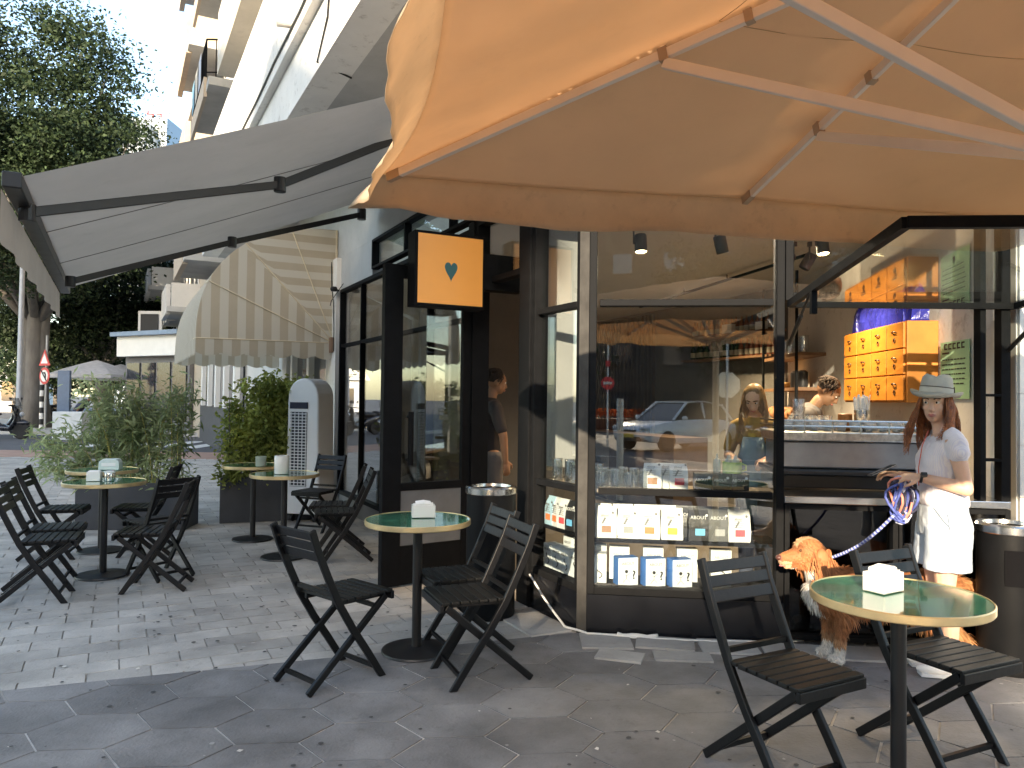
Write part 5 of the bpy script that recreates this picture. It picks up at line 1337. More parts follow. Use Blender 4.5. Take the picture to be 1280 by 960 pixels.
# ------------------------------------------------------------------ leash, from the bundle in her hand to the dog's neck
LZ = V((2.0, 4.2, 0))
rope_b = M('blue_rope', (.07,.10,.34), .7, var=.3, vs=60); rope_w = M('white_flecked_rope', (.45,.48,.62), .7, var=.5, vs=60)
lsh = thing('dog_leash', 'blue and white rope leash bundled in the hand and running to the dog collar', 'leash', tuple(wom.matrix_basis @ V((-.10,.24,.9))))
bc = wom.matrix_basis @ V((-.085,.245,.98)); 
nk = V((atY(1040,697,4.28).x, 4.28, atY(1040,697,4.28).z))
g = MB(); a = bc + V((-.05,-.02,-.13))
pts = []
for i in range(15):
    f = i/14; q = a.lerp(nk, f); q.z -= .035*math.sin(math.pi*f); pts.append(q)
g.tube(pts, .0085, 8); lead = g.build('lead', rope_b, lsh, world=True, smooth=True)
g = MB()
for i in range(22):
    f = i/22+.02; q = a.lerp(nk, f); q.z -= .035*math.sin(math.pi*f); q2 = a.lerp(nk, f+.018); q2.z -= .035*math.sin(math.pi*(f+.018)); g.tube([q+V((0,-.0025,.002)), q2+V((0,-.0025,.002))], .0082, 7)
g.build('fleck', rope_w, lead, world=True)
for nm, mt, cnt in (('blue_loop', rope_b, 7),('white_loop', rope_w, 3),('dark_loop', M('navy_rope', (.02,.022,.05), .7), 4),('coral_loop', M('coral_rope', (.62,.22,.16), .7), 2)):
    for k in range(cnt):
        ph_ = random.random()*6; lx, lz = random.uniform(.03,.055), random.uniform(.07,.13); oy = random.uniform(-.05,.05); ox = random.uniform(-.03,.035)
        pts = [bc + V((ox + lx*math.cos(t_)+.012*math.sin(2*t_+ph_), oy*math.cos(t_)*.7+.02*math.sin(3*t_+ph_), -.045 + lz*math.sin(t_)+.01*math.cos(2*t_))) for t_ in [ph_+i*2*math.pi/18 for i in range(18)]]
        g = MB(); g.tube(pts + [pts[0]], .0068, 7); g.build('loop', mt, lsh, world=True, smooth=True)
# ------------------------------------------------------------------ the dog
dog = thing('dog', 'red brown long haired dog with a white chest and white paws standing on a leash', 'dog', (1.80,4.30,.008), R(4))
b = MB(); X = lambda x,y,z: V((x,y,z))
limb(b, [(-.01,0,.375),(.10,0,.385),(.26,0,.375),(.42,0,.395),(.54,0,.405)], [.118,.128,.118,.102,.098], 16)
limb(b, [(.00,0,.43),(-.05,0,.50),(-.095,0,.555)], [.105,.082,.068], 14)
b.ell((-.125,0,.612),(.085,.074,.074),18,12); b.ell((-.10,0,.585),(.07,.074,.06),16,10)
limb(b, [(-.17,0,.585),(-.225,0,.568),(-.262,0,.563)], [.053,.044,.037], 12); b.ell((-.21,0,.528),(.058,.03,.015),12,8,0,Matrix.Rotation(R(-10),3,'Y'))
for s in (-1,1):
    limb(b, [(.03,s*.065,.33),(.045,s*.07,.24),(.03,s*.07,.165),(.025,s*.07,.06)], [.064,.047,.031,.028]); b.ell((.005,s*.07,.026),(.048,.032,.026),12,8)
    limb(b, [(.53,s*.062,.37),(.49,s*.078,.265),(.515,s*.078,.20),(.60,s*.08,.135),(.585,s*.08,.05)], [.094,.072,.05,.030,.027]); b.ell((.560,s*.08,.026),(.048,.032,.026),12,8)
limb(b, [(.62,0,.42),(.70,0,.40),(.76,0,.31),(.79,0,.22)], [.035,.034,.032,.022])
dog_m = bpy.data.materials.new('dog_coat'); nt = nodes(dog_m); n = nt.nodes
out = n.new('ShaderNodeOutputMaterial'); pb = n.new('ShaderNodeBsdfPrincipled'); pb.inputs['Roughness'].default_value = .62; pb.inputs['Specular IOR Level'].default_value = .25
at_ = n.new('ShaderNodeAttribute'); at_.attribute_name = 'coat'; lk(nt, at_.outputs['Color'], pb.inputs['Base Color']); lk(nt, pb.outputs[0], out.inputs['Surface'])
dbody = blob('body', b, dog_m, dog, .006, 4)
for v in dbody.data.vertices:
    if v.co.x > .08: v.co.x = .08 + (v.co.x-.08)*1.24
    if .16 < v.co.z < .5 and -.1 < v.co.x < .75 and abs(v.co.y) < .2: v.co.y *= 1.1
dbody.data.update()
def coat(p):
    x, y, z = p; red = np.array((.35,.14,.058)); dark = np.array((.23,.085,.036)); white = np.array((.74,.69,.62)); tan = np.array((.52,.27,.12)); cream = np.array((.5,.31,.17))
    nz = .5+.5*math.sin(x*31+z*17)*math.sin(y*27+z*23)
    c = red*(.75+.5*nz)
    if z > .47 and x > -.05: c = c*.8 + dark*.25
    ch = (x < .0 and .24 < z < .52 and abs(y) < .062 and x < -.045 - (z-.38)*.18)
    if ch: c = white
    if z < .10: c = white*.95
    elif z < .15: c = c*.5 + cream*.5
    if -.20 < x < .1 and abs(y) < .022 and z > .60: c = cream     # blaze
    if x < -.235 and z < .560: c = cream*.9 + white*.1
    if x < -.285 and z > .560: c = np.array((.28,.12,.08))
    if .05 < x < .6 and z < .29 and abs(y) < .1: c = c*.45 + cream*.55
    if x > .72: c = c*.45 + tan*.6
    if .55 < x < .75 and .15 < z < .32: c = c*.4+tan*.65
    return np.clip(c,0,1)
me = dbody.data; ca_ = me.color_attributes.new('coat','FLOAT_COLOR','POINT')
cols = np.array([list(coat(v.co))+[1] for v in me.vertices], np.float32); ca_.data.foreach_set('color', cols.ravel())
# long coat: thin tapering locks that follow the body
nv = len(me.vertices); vc = np.array([tuple(v.co) for v in me.vertices]); vn = np.array([tuple(v.normal) for v in me.vertices])
idx = rng.choice(nv, size=min(nv, 15000), replace=False); vs, fs, fc = [], [], []
for i in idx:
    p, nrm = vc[i], vn[i]; x, y, z = p
    if x < -.20: L = .008
    elif x < -.06 and z > .55: L = .018
    elif z < .10: L = .02
    elif x > .72: L = .085
    elif z < .28 and x < .12: L = .026
    elif z < .32 and .0 < x < .68: L = .075
    elif x < .03 and z < .5: L = .05
    else: L = .040
    fl = np.array([1.0, 0, -.55]) if x > -.05 else np.array([.55,0,-.9])
    if x > .78: fl = np.array([.25,0,-1.0])
    if z < .3: fl = np.array([.35,0,-1.0])
    fl = fl - nrm*fl.dot(nrm); fl = fl/(np.linalg.norm(fl)+1e-6) + nrm*.30 + rng.normal(size=3)*.13; fl /= np.linalg.norm(fl)
    sd_ = np.cross(fl, nrm); sd_ /= np.linalg.norm(sd_)+1e-6; wd_ = .0026 + L*.03; L *= .65+.7*rng.random()
    p = p - nrm*.002; m_ = p + fl*L*.55 + nrm*.003; tp = p + fl*L + np.array([0,0,-.12*L])
    k = len(vs); vs += [p-sd_*wd_, p+sd_*wd_, m_+sd_*wd_*.8, m_-sd_*wd_*.8, tp]; fs += [(k,k+1,k+2,k+3),(k+3,k+2,k+4)]
    cc = np.clip(coat(vc[i])*(.72+.62*rng.random()),0,1); fc += [cc]*5
def fur_mesh(name, vs, fs, fc, parent):
    m2 = bpy.data.meshes.new(name); m2.from_pydata([tuple(v) for v in vs], [], fs); m2.materials.append(dog_m)
    ca2 = m2.color_attributes.new('coat','FLOAT_COLOR','POINT'); ca2.data.foreach_set('color', np.array([list(c)+[1] for c in fc], np.float32).ravel())
    o = bpy.data.objects.new(name, m2); COL.objects.link(o); o.parent = parent; return o
fur_mesh('fur', vs, fs, fc, dog)['kind'] = 'stuff'
# ears with feathering
for s in (-1,1):
    g = MB(); loft_p = [(-.085,s*.062,.628,.020,.008),(-.082,s*.082,.60,.036,.011),(-.075,s*.090,.55,.042,.011),(-.072,s*.088,.50,.036,.010),(-.07,s*.083,.465,.016,.007)]
    g.tube([p[:3] for p in loft_p], [p[3] for p in loft_p], 12)
    o = g.build('ear', dog_m, dog, smooth=True)
    for v in o.data.vertices: 
        yc = s*.082; v.co.y = yc + (v.co.y-yc)*.45
    c2_ = o.data.color_attributes.new('coat','FLOAT_COLOR','POINT'); c2_.data.foreach_set('color', np.array([[.39,.155,.065,1]]*len(o.data.vertices), np.float32).ravel())
    vs, fs, fc = [], [], []
    for q in range(420):
        f = rng.random(); z = .635-.165*f; x = -.08 + rng.normal()*.024; y = s*(.064+.045*math.sin(min(1,f*1.6)*1.5)+.006*rng.random())
        p = np.array([x,y,z]); fl = np.array([.1+rng.normal()*.18, s*.12, -1.0]); fl /= np.linalg.norm(fl); L = .03+.04*rng.random(); sd_ = np.array([1,0,0])*.0028; k = len(vs); m_ = p+fl*L*.5; tp = p+fl*L
        vs += [p-sd_,p+sd_,m_+sd_,m_-sd_,tp]; fs += [(k,k+1,k+2,k+3),(k+3,k+2,k+4)]; cc = np.array((.30,.115,.045))*(.6+.9*rng.random()); fc += [cc]*5
    fur_mesh('feathering', vs, fs, fc, o)['kind'] = 'stuff'
    g = MB(); g.ell((-.186,s*.046,.620),(.010,.007,.009),10,6); g.build('eye', M('eye_dark', (.05,.03,.02), .2), dog, smooth=True)
g = MB(); g.ell((-.294,0,.573),(.017,.021,.016),12,8); g.build('nose', M('dog_nose', (.09,.035,.028), .3), dog, smooth=True)
g = MB(); g.ell((-.245,0,.534),(.048,.020,.008),12,8,0,Matrix.Rotation(R(-8),3,'Y')); g.build('tongue', M('dog_tongue', (.6,.2,.2), .35), dog, smooth=True)
g = MB(); cr = Matrix.Rotation(R(38),3,'Y'); g.lathe((-.035,0,.485), [(.102,-.010),(.107,-.008),(.107,.008),(.102,.010)], 24, cap=False, rot=cr); g.build('collar', M('pale_collar', (.55,.5,.5), .6), dog, smooth=True)
# ------------------------------------------------------------------ staff inside
def staff(loc, rz, label, height, shirt, trousers, hairm, hair_len, sk, bend=0.0, head_down=0.0, arms='front', apron=None, fem=False):
    t = thing('person', label, 'person', loc, rz); s = height/1.68
    tl = Matrix.Rotation(-bend, 3, 'X')  # lean forward about the hips
    P = lambda p: (V((0,0,.92)) + tl @ (V(p)-V((0,0,.92))))*s if p[2] > .92 else V(p)*s
    b = MB(); w_ = .15 if fem else .17
    secs = [((0,0,.85),.15,.105),((0,0,.95),.135,.10),((0,.0,1.1),.13,.10),((0,0,1.25),w_,.11),((0,-.005,1.34),w_*.92,.085),((0,0,1.39),.07,.055)]
    limb(b, [P((0,0,.9)),P((0,0,1.05)),P((0,.0,1.22)),P((0,0,1.30))], [.12*s,.115*s,.125*s,.105*s], 16)
    limb(b, [P((-.13,0,1.32)),P((.13,0,1.32))], [.062*s,.062*s])
    limb(b, [P((0,0,1.36)),P((0,.02,1.46))], [.05*s,.048*s])
    for q in (-1,1):
        limb(b, [P((q*.085,0,.88)),P((q*.085,.01,.5)),P((q*.085,-.01,.08))], [.09*s,.056*s,.038*s]); limb(b, [P((q*.085,-.02,.05)),P((q*.09,.12,.025))], [.04*s,.028*s])
        e = P((q*.22,.05,1.08)); wv_ = P((q*.12,.27,1.10)) if arms == 'front' else P((q*.2,.08,.86))
        limb(b, [P((q*.165,0,1.32)),P((q*.2,.02,1.2)),e],[.052*s,.045*s,.038*s]); limb(b,[e,e.lerp(wv_,.4),wv_],[.038*s,.035*s,.025*s])
        hand(b, wv_, (-q*.2,.9,-.3) if arms == 'front' else (0,.15,-1), (0,.3,.9) if arms == 'front' else (q,0,0), .95*s, .5, q)
    hr = Matrix.Rotation(-bend*.5-head_down,3,'X'); hc_ = P((0,.05,1.555)); head(b, hc_, hr, s); bo = blob('body', b, sk, t, .008, 3); face_bits(bo, hc_, hr, s)
    c = MB(); limb(c, [P((0,0,.86)),P((0,0,1.05)),P((0,.0,1.22)),P((0,0,1.31))], [.135*s,.13*s,.138*s,.112*s], 16); limb(c, [P((-.13,0,1.32)),P((.13,0,1.32))], [.07*s,.07*s])
    for q in (-1,1): limb(c, [P((q*.165,0,1.31)),P((q*.2,.02,1.19)),P((q*.212,.035,1.14))],[.062*s,.056*s,.052*s])
    blob('shirt', c, shirt, t, .008, 4)
    c = MB()
    for q in (-1,1): limb(c, [P((q*.08,0,.86)),P((q*.087,.01,.5)),P((q*.087,-.01,.09))], [.108*s,.072*s,.06*s])
    blob('trousers', c, trousers, t, .01, 3)
    def hs(k, n):
        th = random.uniform(-2.0,2.0); el_ = random.uniform(.1,1.45); p0 = hc_ + hr @ V((math.sin(th)*.076*math.cos(el_)*s, -math.cos(th)*.096*math.cos(el_)*s - .006, (.03+.088*math.sin(el_))*s)); pts = []
        for i in range(7):
            f = i/6; q = p0 + hr @ V((math.sin(th)*.012*f, -.012*f, 0)) + V((.006*math.sin(f*7+th*5), -.01*f, -hair_len*f*(1.1-.5*math.sin(el_)))) + hr @ V((math.sin(th)*.03*math.sin(f*3),-math.cos(th)*.03*math.sin(f*3),0)); pts.append(q)
        return pts
    g = MB(); g.ell(hc_ + hr @ V((0,-.018*s,.035*s)), (.078*s,.090*s,.086*s), 18, 12, 0, hr); hcap = g.build('hair', hairm, t, smooth=True)
    strands(hs, 160, .006, 'hair_strands', hairm, hcap, 7)['kind'] = 'stuff'
    if apron:
        c = MB(); c.tube([P((0,.11,.62)),P((0,.125,.9)),P((0,.13,1.1)),P((0,.12,1.25))], [.12*s,.135*s,.12*s,.08*s], 16)
        o = c.build('apron', apron, t, smooth=True)
        for v in o.data.vertices: v.co.y = .06 + v.co.y*.62 if v.co.y < .13*s else v.co.y
    return t
blond = M('blond_hair', (.27,.15,.06), .45, var=.4, vs=25, attr=.3); darkhair = M('dark_hair', (.025,.016,.012), .8, var=.4, vs=25)
bp_ = atY(952, 515, 5.75)
staff((bp_.x-.02,5.78,.052), R(150), 'blond long haired barista in a yellow top and blue apron looking down at her work', 1.55, M('mustard_top', (.32,.19,.04), .8), M('dark_jeans', (.05,.06,.09), .8), blond, .30, skin_w, .12, .45, 'front', M('light_blue_apron', (.16,.25,.32), .7), True)
bp_ = atY(1000, 500, 6.4)
staff((bp_.x-.12,6.35,.052), R(-115), 'dark haired man in a grey shirt bending forward behind the espresso machine', 1.70, M('grey_shirt', (.09,.09,.095), .8), M('dark_jeans', (.05,.06,.09), .8), darkhair, .05, skin_d, .42, .5)
dp = S(1.02, -.75)
bp_ = atY(613, 480, 6.75)
staff((bp_.x,6.75,.052), R(-70), 'person in dark clothes standing just inside the open doorway', 1.68, M('charcoal_shirt', (.022,.018,.02), .8), M('grey_trousers', (.11,.10,.10), .8), darkhair, .06, skin_d, 0, .2, 'down')
# ================================================================== trees
ficus_leaf = leaf_mat('ficus_leaf', (.014,.029,.013), (.034,.054,.023), tr=.15)
dark_leaf = leaf_mat('dark_leaf', (.013,.026,.012), (.03,.047,.02), tr=.12)
def tree(name, label, base, trunk_r, trunk_h, crown, n, m, lsize, mat, cr=.42, limbs=9, group=None, holes=True):
    """crown: list of (centre, radii) lobes, filled with leaf clumps on branches"""
    t = thing(name, label, 'tree', base, 0, group); b = V(base)
    g = MB(); top = b + V((0,0,trunk_h)); k_ = 9
    for q in range(5):   # fluted trunk of fused stems
        a = q*2*math.pi/5; o_ = V((math.cos(a),math.sin(a),0))*trunk_r*.45
        g.tube([b+o_*1.6+V((0,0,-.1)), b+o_*1.05+V((0,0,trunk_h*.25)), b+o_*.9+V((0,0,trunk_h*.65)), top+o_*1.2], [trunk_r*.72,trunk_r*.60,trunk_r*.56,trunk_r*.5], 10)
    tot = sum(r_[0]*r_[1]*r_[2] for _, r_ in crown); P_ = []
    for c, r_ in crown:
        c = V(c); kk = max(6, int(n*r_[0]*r_[1]*r_[2]/tot)); cen = []
        for q in range(kk):
            d = rng.normal(size=3); d /= np.linalg.norm(d); rad = (.35+.65*rng.random()**.45)*(1+.12*math.sin(d[0]*5+d[2]*7))
            cen.append(np.array(c)+d*np.array(r_)*rad)
        for q in cen: P_.append(q + rng.normal(size=(m,3))*cr*np.array([1.15,1.15,.62])*(.6+.7*rng.random()))
        for q in range(limbs):
            e = V(cen[q*len(cen)//limbs]); md = top.lerp(e,.45)+V((random.uniform(-.4,.4),random.uniform(-.4,.4),random.uniform(0,.5)))
            g.tube([top-V((0,0,trunk_h*.12)), md, e], [trunk_r*.42,trunk_r*.22,trunk_r*.06], 7)
    g.build('trunk', bark, t, world=True, smooth=True)
    leaves(np.concatenate(P_), lsize, .55, 'crown', mat, t, world=True)
    return t
tb_ = atZ(42,534,.09)
tree('ficus_tree', 'big old ficus with a thick pale trunk and tall dense crown', (tb_.x,tb_.y,.08), .52, 4.6,
     [((tb_.x-1.2,tb_.y,12.0),(4.6,4.4,5.2)),((tb_.x+.4,tb_.y-1,8.0),(3.9,3.6,2.6)),((tb_.x-4,tb_.y+1,9.5),(4,4,4)),((tb_.x+1.7,tb_.y,11.0),(2.6,2.8,2.6))], 900, 170, .17, ficus_leaf, .46)
tree('ficus_tree', 'darker ficus behind the thick trunked one, its low crown over the parked scooters', (-21.5,40,.08), .4, 3.4,
     [((-21.0,40,7.2),(4.0,4,3.0)),((-23.5,40,5.4),(4.2,4,2.4)),((-19.6,41,5.0),(1.9,2.4,2.0))], 460, 150, .19, dark_leaf, .48)
# ================================================================== street things in the distance
pole_m = M('grey_pole', (.34,.34,.34), .5, metal=.4)
pb_ = atZ(24,520,0); pb_ = V((atY(24,500,25).x, 25, 0))
t = thing('lamp_pole', 'tall grey lamp pole standing in front of the ficus trunk', 'pole', pb_); g = MB(); g.lathe((0,0,0), [(.14,0),(.14,.1),(.10,.15),(.07,6.5)], 12); g.build('pole', pole_m, t, smooth=True, angle=40); g = MB(); g.tube([(0,0,6.4),(.1,-.2,6.9),(.6,-.6,7.0)], .04, 8); g.box((.85,-.85,7.0),(.4,.3,.1)); g.build('lamp_head', pole_m, t)
sp_ = V((atY(57,500,29).x, 29, 0.08)); t = thing('road_sign', 'road sign pole with a round red turn sign under a triangular red one', 'road sign', sp_, R(-28))
g = MB(); g.cyl((0,0,0),(0,0,3.6),.04,8); g.build('pole', pole_m, t); red = M('sign_red', (.62,.06,.05), .5); wsg = M('sign_white', (.78,.76,.72), .5)
g = MB(); g.lathe((0,-.06,2.05), [(.32,-.01),(.32,.01)], 24, rot=Matrix.Rotation(R(90),3,'X')); dsc = g.build('round_plate', red, t); g = MB(); g.lathe((0,-.075,2.05), [(.23,-.004),(.23,.004)], 24, rot=Matrix.Rotation(R(90),3,'X')); g.build('field', wsg, dsc)
g = MB(); g.tube([(.09,-.085,1.92),(.09,-.085,2.1),(.05,-.085,2.16),(-.10,-.085,2.16)], .025, 6); g.beam((-.17,-.085,2.25),(.15,-.085,1.87),.02,.05,up=(0,1,0)); g.build('symbol', ink, dsc)
g = MB(); g.prism([(-.36,-.06,2.44),(.36,-.06,2.44),(0,-.06,3.05)],(0,-.02,0)); tr_ = g.build('triangle_plate', red, t); g = MB(); g.prism([(-.22,-.082,2.52),(.22,-.082,2.52),(0,-.082,2.90)],(0,-.006,0)); g.build('field', wsg, tr_)
# scooters
sc_blk = M('scooter_black', (.02,.021,.026), .28, var=.2, coat=.5); tyre = M('tyre_rubber', (.02,.02,.02), .85); sc_gr = M('scooter_silver', (.4,.42,.45), .3, metal=.6)
def scooter():
    t = thing('scooter', None, 'scooter')
    for x in (-.62,.68):
        g = MB(); r_ = .27
        g.lathe((x,0,r_), [(.15,-.055),(.22,-.07),(r_-.01,-.055),(r_,-.02),(r_,.02),(r_-.01,.055),(.22,.07),(.15,.055)], 24, rot=Matrix.Rotation(R(90),3,'X')); wh = g.build('wheel', tyre, t, smooth=True, angle=50)
        g = MB(); g.lathe((x,0,r_), [(.155,-.04),(.16,.0),(.155,.04)], 20, rot=Matrix.Rotation(R(90),3,'X'))
        for q in range(5): a = q*2*math.pi/5; g.beam((x,0,r_),(x+.15*math.cos(a),0,r_+.15*math.sin(a)),.03,.03,up=(0,1,0))
        g.build('rim', sc_gr, wh)
    g = MB(); sec = [(-.95,.70,.06,.05),(-.8,.70,.13,.12),(-.5,.62,.17,.17),(-.15,.50,.17,.18),(.1,.36,.17,.10),(.35,.34,.16,.09),(.5,.55,.17,.16),(.56,.80,.20,.15),(.52,.98,.16,.08)]
    vs=[];fs=[]
    for x,z,wy,hz in sec:
        for j in range(12): a=2*math.pi*j/12; vs.append((x+.0*math.cos(a), wy*math.cos(a), z+hz*math.sin(a)))
    for i in range(len(sec)-1):
        for j in range(12): fs.append((i*12+j,i*12+(j+1)%12,(i+1)*12+(j+1)%12,(i+1)*12+j))
    fs += [tuple(range(11,-1,-1)), tuple(len(sec)*12-12+j for j in range(12))]; g.add(vs,fs); g.ell((.66,0,.52),(.28,.10,.09),14,8); g.build('body', sc_blk, t, smooth=True)
    g = MB(); g.ell((-.32,0,.80),(.42,.15,.075),16,8); g.ell((-.75,0,.84),(.16,.13,.08),14,8); g.build('seat', M('scooter_seat', (.025,.025,.027), .6), t, smooth=True)
    g = MB(); g.tube([(.46,-.36,1.06),(.52,-.15,1.08),(.54,0,1.05),(.52,.15,1.08),(.46,.36,1.06)], .018, 8); g.tube([(.54,0,1.05),(.66,0,.45),(.68,0,.3)], .03, 8)
    for s in (-1,1): g.tube([(.5,s*.25,1.08),(.5,s*.33,1.26)],.008,6); g.ell((.5,s*.35,1.3),(.015,.06,.04),10,6)
    g.build('handlebar', iron, t, smooth=True); g = MB(); g.ell((.68,0,.80),(.05,.13,.08),14,8); g.build('headlight', M('headlamp_glass', (.6,.62,.65), .1), t, smooth=True)
    g = MB(); g.prism([(.60,-.17,.98),(.60,.17,.98),(.50,.13,1.32),(.50,-.13,1.32)],(.01,0,.003)); g.build('windscreen', glass('visor', .1, (.5,.5,.5)), t)
    g = MB(); g.beam((-.2,.1,.28),(-.85,.18,.34),.09,.09); g.build('exhaust', sc_gr, t)
    return t
p = atZ(-2,549,-.02); put('scooter', V((p.x,p.y,-.02)), R(8), 'black scooter parked closest to us in front of the thick ficus trunk', 'parked scooters', scooter)
put('scooter', V((atY(-6,500,25.5).x,25.5,-.02)), R(20), 'black scooter parked just beyond the closest one by the lamp pole', 'parked scooters', scooter)
for k,(px_,Y_) in enumerate(((62,33.5),(73,34.2))): put('scooter', V((atY(px_,500,Y_).x,Y_,.09)), R(60+20*k), ['dark scooter parked under the road sign','dark scooter parked right behind the road sign'][k], 'parked scooters', scooter)
# striped traffic post by the sign
t = thing('bollard', 'black and white striped post beside the ficus trunk', 'post', (atY(52,500,30).x,30,.08)); g = MB(); g.cyl((0,0,0),(0,0,1.9),.07,10); pst = g.build('post', wsg, t)
for q in range(4): g = MB(); g.lathe((0,0,.15+q*.45),[(.073,0),(.073,.22)],12,cap=False); g.build('band', ink, pst)
# far parasols and the person bending beside them
def parasol():
    t = thing('parasol', None, 'parasol'); cv = M('offwhite_canvas', (.66,.64,.64), .85, trans=.35)
    g = MB(); g.lathe((0,0,2.15), [(1.75,0),(1.2,.22),(.5,.46),(.03,.6)], 8, cap=False); g.lathe((0,0,2.0), [(1.75,0),(1.75,.15)], 8, cap=False); g.build('canopy', cv, t); g = MB(); g.cyl((0,0,0),(0,0,2.72),.03,8); g.box((0,0,.05),(.6,.6,.1)); g.build('pole', pole_m, t)
    for k in range(8): a=k*math.pi/4; g = MB(); g.beam((0,0,2.7),(1.7*math.cos(a),1.7*math.sin(a),2.16),.02,.02); g.build('rib', pole_m, t)
    return t
for k,(px_,Y_) in enumerate(((120,31),(150,35),(184,33.5))):
    put('parasol', V((atY(px_,500,Y_).x,Y_,.09)), R(22*k), ['off white parasol just above the bamboo, next to the bending person','off white parasol between the other two across the cross street','off white parasol behind the right side of the bamboo'][k], 'off white parasols across the cross street', parasol)
staff((atY(96,500,26).x,26,-.02), R(-80), 'person in a dark shirt and pale cap bending over across the cross street', 1.7, M('navy_shirt', (.03,.035,.07), .8), M('dark_jeans', (.05,.06,.09), .8), M('pale_cap', (.6,.62,.68), .8), .02, skin_d, .8, .2, 'down')
g = MB(); g.box((atY(90,500,24.5).x,24.5,.43),(.95,.5,.9)); tag(g.build('white_crate', M('pale_crate', (.6,.62,.62), .7), bevel=.02), 'pale box standing in the street in front of the bending person', 'box')
t = thing('info_panel', 'blue grey upright panel at the edge of the far parasol', 'panel', (atY(80,500,27).x,27,-.02)); g = MB(); g.box((0,0,1.15),(.42,.12,2.3)); g.build('panel', M('blue_grey_panel', (.12,.17,.25), .5), t)
# ================================================================== buildings along the street beyond the cafe
wmat = far_glass
def S2(Y, q, z):   # point beyond: Y metres ahead, q sideways from the line through the vanishing point
    return V((q - .52*Y, Y, z))
def bslab(g, Y0, Y1, q0, q1, z0, z1, mi=0):
    # rectangular in plan: run along U, depth along N
    a = S2(Y0, q0, z0); L = (Y1-Y0)*SK; D = (q0-q1)/SK
    g.slab(a, U*L, N*D, (0,0,z1-z0), mi)
QF = 2.92
def rail(g, p, q, h=.9, n=10, r_=.012):
    g.tube([p+V((0,0,h)), q+V((0,0,h))], .02, 6); g.tube([p+V((0,0,.12)), q+V((0,0,.12))], .014, 6)
    for i in range(n+1): a = p.lerp(q, i/n); g.cyl(a, a+V((0,0,h)), r_, 5)
def apartment(nm_label, Y0, Y1, top, wall, trims, floors, bal, ground=None, qf=QF, depth=8, railm=None):
    t = thing('apartment_building', nm_label, 'building', S2((Y0+Y1)/2, qf+4, -.02))
    g = MB(); bslab(g, Y0, Y1, qf+depth, qf, -.1, top); g.build('wall', wall, t, world=True)
    g = MB(); bslab(g, Y0-.1, Y1+.1, qf+depth+.1, qf-.5, top, top+.35); g.build('roof', trims[0], t, world=True)
    for z in floors:
        for (b0, b1, pr, kind) in bal:
            g = MB(); bslab(g, b0, b1, qf+.05, qf-pr, z-.18, z); sl_ = g.build('balcony_slab', plaster, t, world=True)
            if kind == 'solid':
                g = MB(); bslab(g, b0, b1, qf-pr+.14, qf-pr-.03, z-.22, z+.85); bslab(g, b0, b0+.12, qf, qf-pr+.145, z, z+.85); bslab(g, b1-.12, b1, qf, qf-pr+.145, z, z+.85); g.build('parapet', trims[1], sl_, world=True)
            else:
                g = MB(); bslab(g, b0, b1, qf-pr+.02, qf-pr-.06, z-.28, z+.16); g.build('parapet', trims[1], sl_, world=True)
                g = MB(); rail(g, S2(b0,qf-pr,z+.15), S2(b1,qf-pr,z+.15), .85, 14); rail(g, S2(b0,qf-pr,z+.15), S2(b0,qf-.05,z+.15), .85, 5); g.build('railing', railm or black_frame, sl_, world=True)
            n_ = 2
            for k in range(n_):
                w0 = b0+(b1-b0)*(k+.18)/n_; w1_ = b0+(b1-b0)*(k+.82)/n_
                g = MB(); bslab(g, w0, w1_, qf-.02, qf-.06, z+.05, z+2.15); wf = g.build('window_frame', white_paint, t, world=True)
                g = MB(); bslab(g, w0+.07, w1_-.07, qf-.061, qf-.075, z+.12, z+2.08); g.build('pane', wmat, wf, world=True)
    return t
Aq = apartment('cream apartment building with railed balconies next to the cafe building', 16.4, 25.2, 15.2, cream_plaster, (plaster, sunlit_trim), (5.35,8.3,11.3,14.1), ((16.6,19.6,1.1,'rail'),(21.2,24.4,1.15,'solid')))
g = MB(); bslab(g, 16.5, 25.1, QF-.06, QF-.16, -.02, 1.15); g.build('dark_plinth', M('dark_cladding', (.05,.05,.055), .6), Aq, world=True)
for k in range(5):
    g = MB(); a = 17+k*1.6; bslab(g, a, a+.25, QF-.17, QF-.30, 1.15, 4.0); g.build('column', white_paint, Aq, world=True)
    g = MB(); bslab(g, a+.3, a+1.5, QF-.01, QF-.05, 1.15, 3.6); g.build('window', wmat, Aq, world=True)
# laundry and clutter on the balconies
lau = [(.55,.6,.7),(.62,.6,.55),(.2,.4,.55)]
for k in range(3):
    g = MB(); a = S2(17.0+k*.75, QF-1.18, 9.2); gr_ = []
    g.add([a, a+U*.6, a+U*.6+V((0,0,-.75)), a+V((0,0,-.7))], [(0,1,2,3)]); o = g.build('laundry', M('laundry%d' % k, lau[k], .9, trans=.3)); o.name = 'hanging_laundry'; tag(o, ['pale lilac sheet','off white sheet','blue green towel'][k]+' hung over the balcony railing of the cream apartment building', 'laundry')
g = MB(); bslab(g, 16.9, 18.2, QF+.0, QF-.9, 5.36, 6.6); o = tag(g.build('balcony_cabinet', M('grey_shutter', (.16,.16,.165), .6)), 'dark grey cabinet standing on the lowest balcony of the cream building', 'cabinet')
B2 = apartment('narrow tan apartment building further down the street with a red ornament on its wall', 27.0, 33.5, 11.6, M('tan_plaster', (.50,.42,.32), .85, var=.1), (plaster, cream_plaster), (4.6,7.6), ((27.3,30,1.2,'solid'),(30.6,33.2,1.0,'solid')))
g = MB(); c_ = S2(26.95, QF-.35, 9.6); 
for q in range(9): g.ell(c_ + U*-.06 + N*random.uniform(-.3,.3)+V((0,0,random.uniform(-.7,.6))), (.16,.16,.2), 8, 6)
